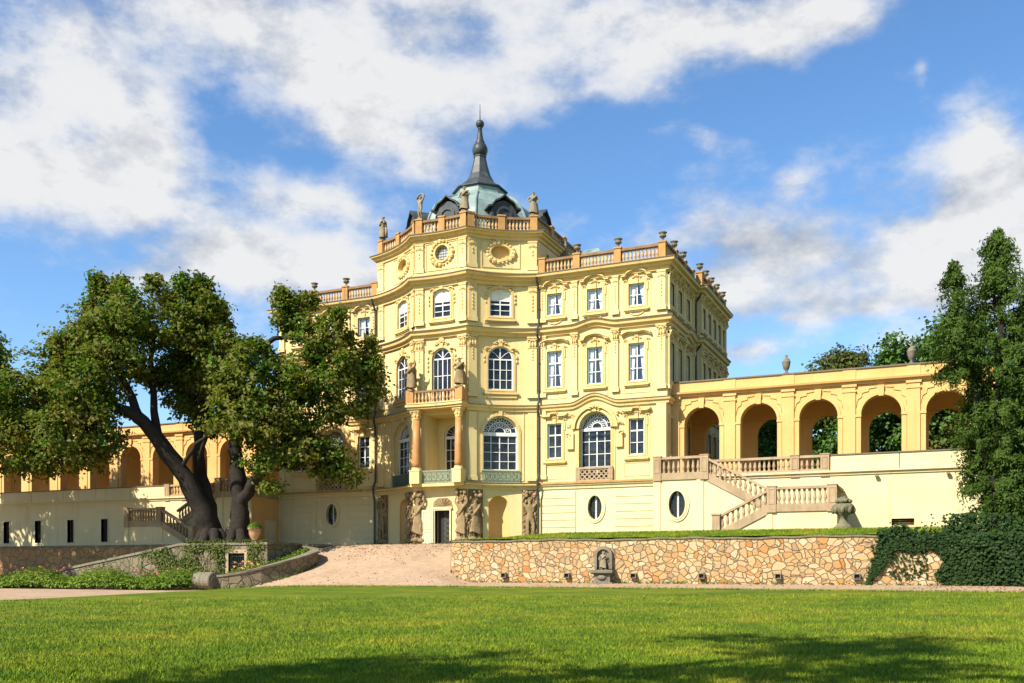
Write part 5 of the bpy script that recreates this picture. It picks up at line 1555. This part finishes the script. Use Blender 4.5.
# ---- bedding plants
def bed(name, n, place, size, mat):
    P = []; N = []
    for _ in range(n):
        x, y, h, g0 = place()
        for k in range(10):
            q = Vector((R.gauss(0, 1), R.gauss(0, 1), abs(R.gauss(0, 1)))).normalized()
            P.append((x + q.x * h * .55, y + q.y * h * .55, g0 + h * R.uniform(.25, 1.0) * (.45 + .55 * q.z))); N.append((q.x + R.gauss(0, .4), q.y + R.gauss(0, .4), q.z + .7))
    o = leaf_mesh(name, M[mat], None, np.array(P), np.array(N), NR.uniform(size * .7, size * 1.3, len(P)), NR.uniform(size * .45, size * .8, len(P)))
    o['kind'] = 'stuff'; return o
def pbed():
    x = R.uniform(-72, -45.2); y = R.uniform(47.6, 51.8)
    return x, y, R.uniform(.8, 1.35) * (1 + .3 * math.sin(x * .9 + y)), hg(x, y)
bed('flower_bed', 4200, pbed, .19, 'bed_leaf')
def psl():
    y = R.uniform(50.8, 56.6); xr = np.interp(y, [50.5, 51.4, 52.5, 53.7, 54.9, 56.6], [-42.7, -41.8, -41.2, -40.75, -40.65, -41.2]); x = R.uniform(-43.9 if y < 52.8 else -41.9, xr)
    return x, y, R.uniform(.4, .7), np.interp(y, [50.5, 53, 55, 56.6], [-1.0, -.1, .55, .95])
bed('slope_planting', 620, psl, .16, 'bed_leaf')
for nm, mat, n, sx in (('pink_flowers', 'pink_petal', 46, 0), ('yellow_flowers', 'yellow_petal', 40, 1)):
    P = []; N = []
    for _ in range(n):
        if R.random() < .6: x, y = R.uniform(-62, -45.5), R.uniform(47.8, 51.5); z = hg(x, y) + R.uniform(1.0, 1.5)
        else: x, y = R.uniform(-43.6, -42.0), R.uniform(51, 52.4); z = R.uniform(-.2, .5)
        for k in range(6): P.append((x + R.gauss(0, .05), y + R.gauss(0, .05), z + R.gauss(0, .04))); N.append((R.gauss(0, 1), R.gauss(0, 1), 1))
    o = leaf_mesh(nm, M[mat], None, np.array(P), np.array(N), NR.uniform(.07, .12, len(P)), NR.uniform(.06, .1, len(P))); o['kind'] = 'stuff'
P = []; N = []
for _ in range(1500):
    c = R.random()
    if c < .5: x, y = R.uniform(-41.5, -30), 62.0 - abs(R.gauss(0, 2.6)); 
    elif c < .7: x, y = R.uniform(-1, 9), R.uniform(49.5, 53.8)
    else: x, y = R.uniform(-42, 10), R.uniform(48.9, 53.6)
    if y > 54 and not -40 < x < -31.5: continue
    P.append((x, y, hramp(x, y) + .025)); N.append((R.gauss(0, .3), R.gauss(0, .3), 1))
o = leaf_mesh('fallen_leaves', M['dead_leaf'], None, np.array(P), np.array(N), NR.uniform(.08, .17, len(P)), NR.uniform(.05, .11, len(P))); o['kind'] = 'stuff'
def pweed():
    c = R.random()
    if c < .55: x = R.uniform(-28, 9); y = 53.9 - abs(R.gauss(0, .12))
    elif c < .8:
        i = R.randrange(len(CW) - 1); t = R.random(); x = lerp(CW[i][0], CW[i + 1][0], t) + .35; y = lerp(CW[i][1], CW[i + 1][1], t) - .3
    else: x = R.uniform(-41.5, -32); y = 62.3 + R.uniform(-.2, .3)
    return x, y, R.uniform(.06, .22) * (1.8 if R.random() < .12 else 1), hramp(x, y)
bed('weeds', 420, pweed, .09, 'bed_leaf')
t_, px_, py_ = POT
P = []; N = []
for _ in range(260):
    q = Vector((R.gauss(0, 1), R.gauss(0, 1), abs(R.gauss(0, 1)))).normalized()
    P.append((px_ + q.x * .5, py_ + q.y * .5, 2.9 + q.z * .55 * R.random() ** .4)); N.append((q.x, q.y, q.z + .5))
leaf_mesh('plant', M['bed_leaf'], t_, np.array(P), np.array(N), NR.uniform(.14, .25, len(P)), NR.uniform(.06, .1, len(P)))

# ---- grass blades on the lawn and the bank
def grass(name, pts, hmin, hmax, wid):
    n = len(pts); P = np.array(pts)
    h = NR.uniform(hmin, hmax, n) * P[:, 3]; a = NR.uniform(0, 2 * PI, n); lean = NR.normal(size=(n, 2)) * .45 * h[:, None]
    w = wid * P[:, 3] * NR.uniform(.7, 1.3, n)
    V = np.empty((n, 3, 3)); dx = np.cos(a) * w; dy = np.sin(a) * w
    V[:, 0] = P[:, :3] + np.stack([dx, dy, np.zeros(n)], 1); V[:, 1] = P[:, :3] - np.stack([dx, dy, np.zeros(n)], 1)
    V[:, 2] = P[:, :3] + np.stack([lean[:, 0], lean[:, 1], h], 1)
    me = bpy.data.meshes.new(name)
    me.vertices.add(3 * n); me.vertices.foreach_set('co', V.ravel()); me.loops.add(3 * n); me.loops.foreach_set('vertex_index', np.arange(3 * n, dtype=np.int32))
    me.polygons.add(n); me.polygons.foreach_set('loop_start', np.arange(0, 3 * n, 3, dtype=np.int32)); me.update(calc_edges=True); me.validate()
    me.materials.append(M['blade']); o = bpy.data.objects.new(name, me); COL.objects.link(o); o['kind'] = 'stuff'
fr_ = Local(0, 0, ANG)
pts = []
while len(pts) < 170000:
    d = 11.5 / (1 - R.random() * .72); l = R.uniform(-.62, .62) * d
    x, y, _ = fr_(l, d, 0)
    if y > 44: continue
    pts.append((x, y, hl(x, y) - .005, .75 + .25 * d / 13))
grass('lawn_grass', pts, .03, .075, .008)
pts = []
for _ in range(26000):
    x = R.uniform(-28, 6); y = 54.35 + 4 * R.random() ** 1.5
    pts.append((x, y, hterr(x, y) - .01, 1.4))
for _ in range(9000):
    x = R.uniform(-39, 8); t = R.uniform(-.5, .0)
    ye = np.interp(x, [p[0] for p in LAWN[4:12]], [p[1] for p in LAWN[4:12]]); pts.append((x, ye + t, hl(x, ye + t) - .01, 1.5))
grass('bank_grass', pts, .04, .09, .012)

# ================================================================== SKY, SUN, CAMERA
SUN_EL, SUN_AZ = math.radians(42), math.radians(204)     # azimuth clockwise from +Y
w = bpy.data.worlds.new('World'); SC.world = w; w.use_nodes = True
nt = w.node_tree; bg = nt.nodes['Background']; out = nt.nodes['World Output']
sky = nt.nodes.new('ShaderNodeTexSky'); sky.sky_type = 'NISHITA'; sky.sun_disc = False
sky.sun_elevation = SUN_EL; sky.sun_rotation = SUN_AZ; sky.altitude = 300; sky.air_density = 1.0; sky.dust_density = .3; sky.ozone_density = 3.0
hs = nt.nodes.new('ShaderNodeHueSaturation'); hs.inputs['Saturation'].default_value = 1.15; hs.inputs['Value'].default_value = 1.0
nt.links.new(sky.outputs[0], hs.inputs['Color'])
nt.links.new(hs.outputs[0], bg.inputs[0]); bg.inputs[1].default_value = 0.112
tc = nt.nodes.new('ShaderNodeTexCoord'); D = tc.outputs['Generated']
def vm(op, a, b=None, s=None):
    n = nt.nodes.new('ShaderNodeVectorMath'); n.operation = op
    for i, x in ((0, a), (1, b)):
        if x is None: continue
        if isinstance(x, tuple): n.inputs[i].default_value = x
        else: nt.links.new(x, n.inputs[i])
    return n.outputs['Value'] if op in ('DOT_PRODUCT', 'LENGTH') else n.outputs[0]
def ma(op, a, b=None, c=None, clamp=False):
    n = nt.nodes.new('ShaderNodeMath'); n.operation = op; n.use_clamp = clamp
    for i, x in ((0, a), (1, b), (2, c)):
        if x is None: continue
        if isinstance(x, (int, float)): n.inputs[i].default_value = x
        else: nt.links.new(x, n.inputs[i])
    return n.outputs[0]
sep = nt.nodes.new('ShaderNodeSeparateXYZ'); nt.links.new(D, sep.inputs[0])
az = ma('ARCTAN2', sep.outputs[0], sep.outputs[1]); el = ma('ARCSINE', sep.outputs[2])
cmb = nt.nodes.new('ShaderNodeCombineXYZ'); nt.links.new(az, cmb.inputs[0]); nt.links.new(el, cmb.inputs[1])
wn = nt.nodes.new('ShaderNodeTexNoise'); wn.inputs['Scale'].default_value = 5; wn.inputs['Detail'].default_value = 5; nt.links.new(D, wn.inputs['Vector'])
wv = vm('MULTIPLY', vm('SUBTRACT', wn.outputs[1], (.5, .5, .5)), (.16, .10, 0))
ae = vm('ADD', cmb.outputs[0], wv)
# cloud banks: azimuth, elevation, half widths (degrees), weight
BANKS = [(-49.3, 25.5, 6.3, 3.9, 1), (-45.8, 22.0, 3.9, 2.6, 1), (-50.8, 22.1, 4.3, 2.7, 1), (-41.6, 27.6, 6.0, 2.7, 0.8), (-31.4, 28.8, 8.8, 2.7, 1), (-22.5, 27.8, 5.9, 2.8, 0.8), (-24.9, 29.2, 5.4, 2.3, 0.8), (-15.5, 29.4, 6.4, 2.0, 0.8), (-5.4, 28.2, 3.7, 1.4, 0.7), (-8.6, 27.8, 3.3, 1.8, 0.5), (-32.9, 24.2, 2.9, 1.7, 0.7), (-28.8, 23.1, 2.1, 1.1, 0.6), (-35.5, 20.3, 3.4, 1.1, 0.85), (-38.9, 16.9, 4.2, 1.6, 0.8), (-33.7, 16.2, 2.9, 1.4, 0.7), (-44.8, 15.6, 2.6, 1.1, 0.6), (-3.8, 16.2, 7.3, 2.3, 1), (2.0, 17.7, 2.6, 3.9, 1), (-9.8, 16.2, 4.5, 2.9, 0.8), (-5.4, 14.2, 6.9, 1.5, 0.9), (3.2, 20.6, 1.3, 1.9, 0.9), (-13.7, 23.1, 1.6, 1.0, 0.6), (-8.6, 20.5, 1.4, 0.8, 0.6), (-0.2, 24.8, 0.7, 0.6, 0.5), (-9.8, 11.8, 2.5, 0.9, 0.8), (-2.3, 11.8, 3.1, 0.8, 0.6), (-15.5, 18.1, 2.3, 1.6, 0.5), (9.3, 17.7, 5.0, 5.4, 0.8), (-58.7, 19.7, 6.1, 5.2, 0.7), (-24.9, 36.7, 17.8, 4.6, 0.8), (-60.7, 10.3, 7.7, 2.8, 0.7), (-24.9, 25.9, 10.1, 2.4, 0.3), (-39.4, 19.5, 7.2, 2.6, 0.35), (-34.9, 25.0, 4.0, 2.4, 0.35), (-44.8, 20.2, 3.1, 2.0, 0.4), (-17.8, 25.8, 3.5, 1.7, 0.35), (-13.2, 18.5, 3.4, 2.1, 0.4), (-36.6, 17.9, 5.1, 1.8, 0.4), (15.1, 7.7, 7.1, 3.6, 0.6), (60, 20, 12, 7, 0.8), (110, 27, 12, 7, 0.8), (160, 34, 12, 7, 0.8), (210, 41, 12, 7, 0.8), (260, 48, 12, 7, 0.8)]
tot = None
for a, e, ra, re, wt in BANKS:
    q = vm('MULTIPLY', vm('SUBTRACT', ae, (math.radians(a), math.radians(e), 0)), (1 / math.radians(ra), 1 / math.radians(re), 0))
    gg = ma('MULTIPLY', ma('POWER', .3679, vm('DOT_PRODUCT', q, q)), wt)
    tot = gg if tot is None else ma('ADD', tot, gg)
tot = ma('MINIMUM', tot, 1.15)
def fbm(vec, scale, detail, rough):
    n = nt.nodes.new('ShaderNodeTexNoise'); n.inputs['Scale'].default_value = scale; n.inputs['Detail'].default_value = detail; n.inputs['Roughness'].default_value = rough
    nt.links.new(vec, n.inputs['Vector']); return n.outputs[0]
flat = vm('MULTIPLY', D, (1, 1, 1.7))
def two(v): return ma('ADD', ma('MULTIPLY', fbm(v, 4.6, 10, .6), .62), ma('MULTIPLY', fbm(v, 12, 7, .6), .38))
n1 = two(flat)
n2 = two(vm('ADD', flat, (-.03, -.04, .05)))
n3 = fbm(flat, 2.3, 4, .5)
dens = ma('ADD', ma('MULTIPLY', ma('SUBTRACT', n1, .5), 4.4), ma('SUBTRACT', tot, .46))
mr = nt.nodes.new('ShaderNodeMapRange'); mr.interpolation_type = 'SMOOTHSTEP'; nt.links.new(dens, mr.inputs[0]); mr.inputs[1].default_value = -.34; mr.inputs[2].default_value = .72
cov = mr.outputs[0]
lit = ma('ADD', ma('MULTIPLY', ma('SUBTRACT', n1, n2), 4.0), .62)
lit = ma('SUBTRACT', lit, ma('MULTIPLY', ma('SUBTRACT', n3, .5), 1.5), clamp=True)
cr_ = nt.nodes.new('ShaderNodeValToRGB'); nt.links.new(lit, cr_.inputs[0])
cr_.color_ramp.elements[0].position = .05; cr_.color_ramp.elements[0].color = (.42, .46, .54, 1); cr_.color_ramp.elements[1].position = .8; cr_.color_ramp.elements[1].color = (.95, .95, .95, 1)
bg2 = nt.nodes.new('ShaderNodeBackground'); nt.links.new(cr_.outputs[0], bg2.inputs[0]); bg2.inputs[1].default_value = 0.49
mx = nt.nodes.new('ShaderNodeMixShader'); nt.links.new(ma('MULTIPLY', cov, .96), mx.inputs[0])
nt.links.new(bg.outputs[0], mx.inputs[1]); nt.links.new(bg2.outputs[0], mx.inputs[2]); nt.links.new(mx.outputs[0], out.inputs[0])

sd = bpy.data.lights.new('sun', 'SUN'); sd.energy = 5.0; sd.angle = math.radians(.53); sd.color = (1., .93, .82)
so = bpy.data.objects.new('sun', sd); COL.objects.link(so); so.location = (-40, -40, 60)
v = Vector((math.sin(SUN_AZ) * math.cos(SUN_EL), math.cos(SUN_AZ) * math.cos(SUN_EL), math.sin(SUN_EL)))
so.rotation_euler = v.to_track_quat('Z', 'Y').to_euler()

cd = bpy.data.cameras.new('camera'); cd.sensor_width = 36; cd.lens = 963 * 36 / 1024; cd.shift_y = (568 - 341.5) / 1024; cd.clip_start = .1; cd.clip_end = 2000
co = bpy.data.objects.new('camera', cd); COL.objects.link(co); co.rotation_euler = (PI / 2, 0, ANG); SC.camera = co

SC.render.engine = 'CYCLES'
SC.view_settings.view_transform = 'Standard'; SC.view_settings.look = 'None'; SC.view_settings.exposure = 0.92; SC.view_settings.gamma = 1
SC.cycles.use_denoising = True
SC.cycles.max_bounces = 6; SC.cycles.diffuse_bounces = 2; SC.cycles.transparent_max_bounces = 8
SC.cycles.caustics_reflective = False; SC.cycles.caustics_refractive = False
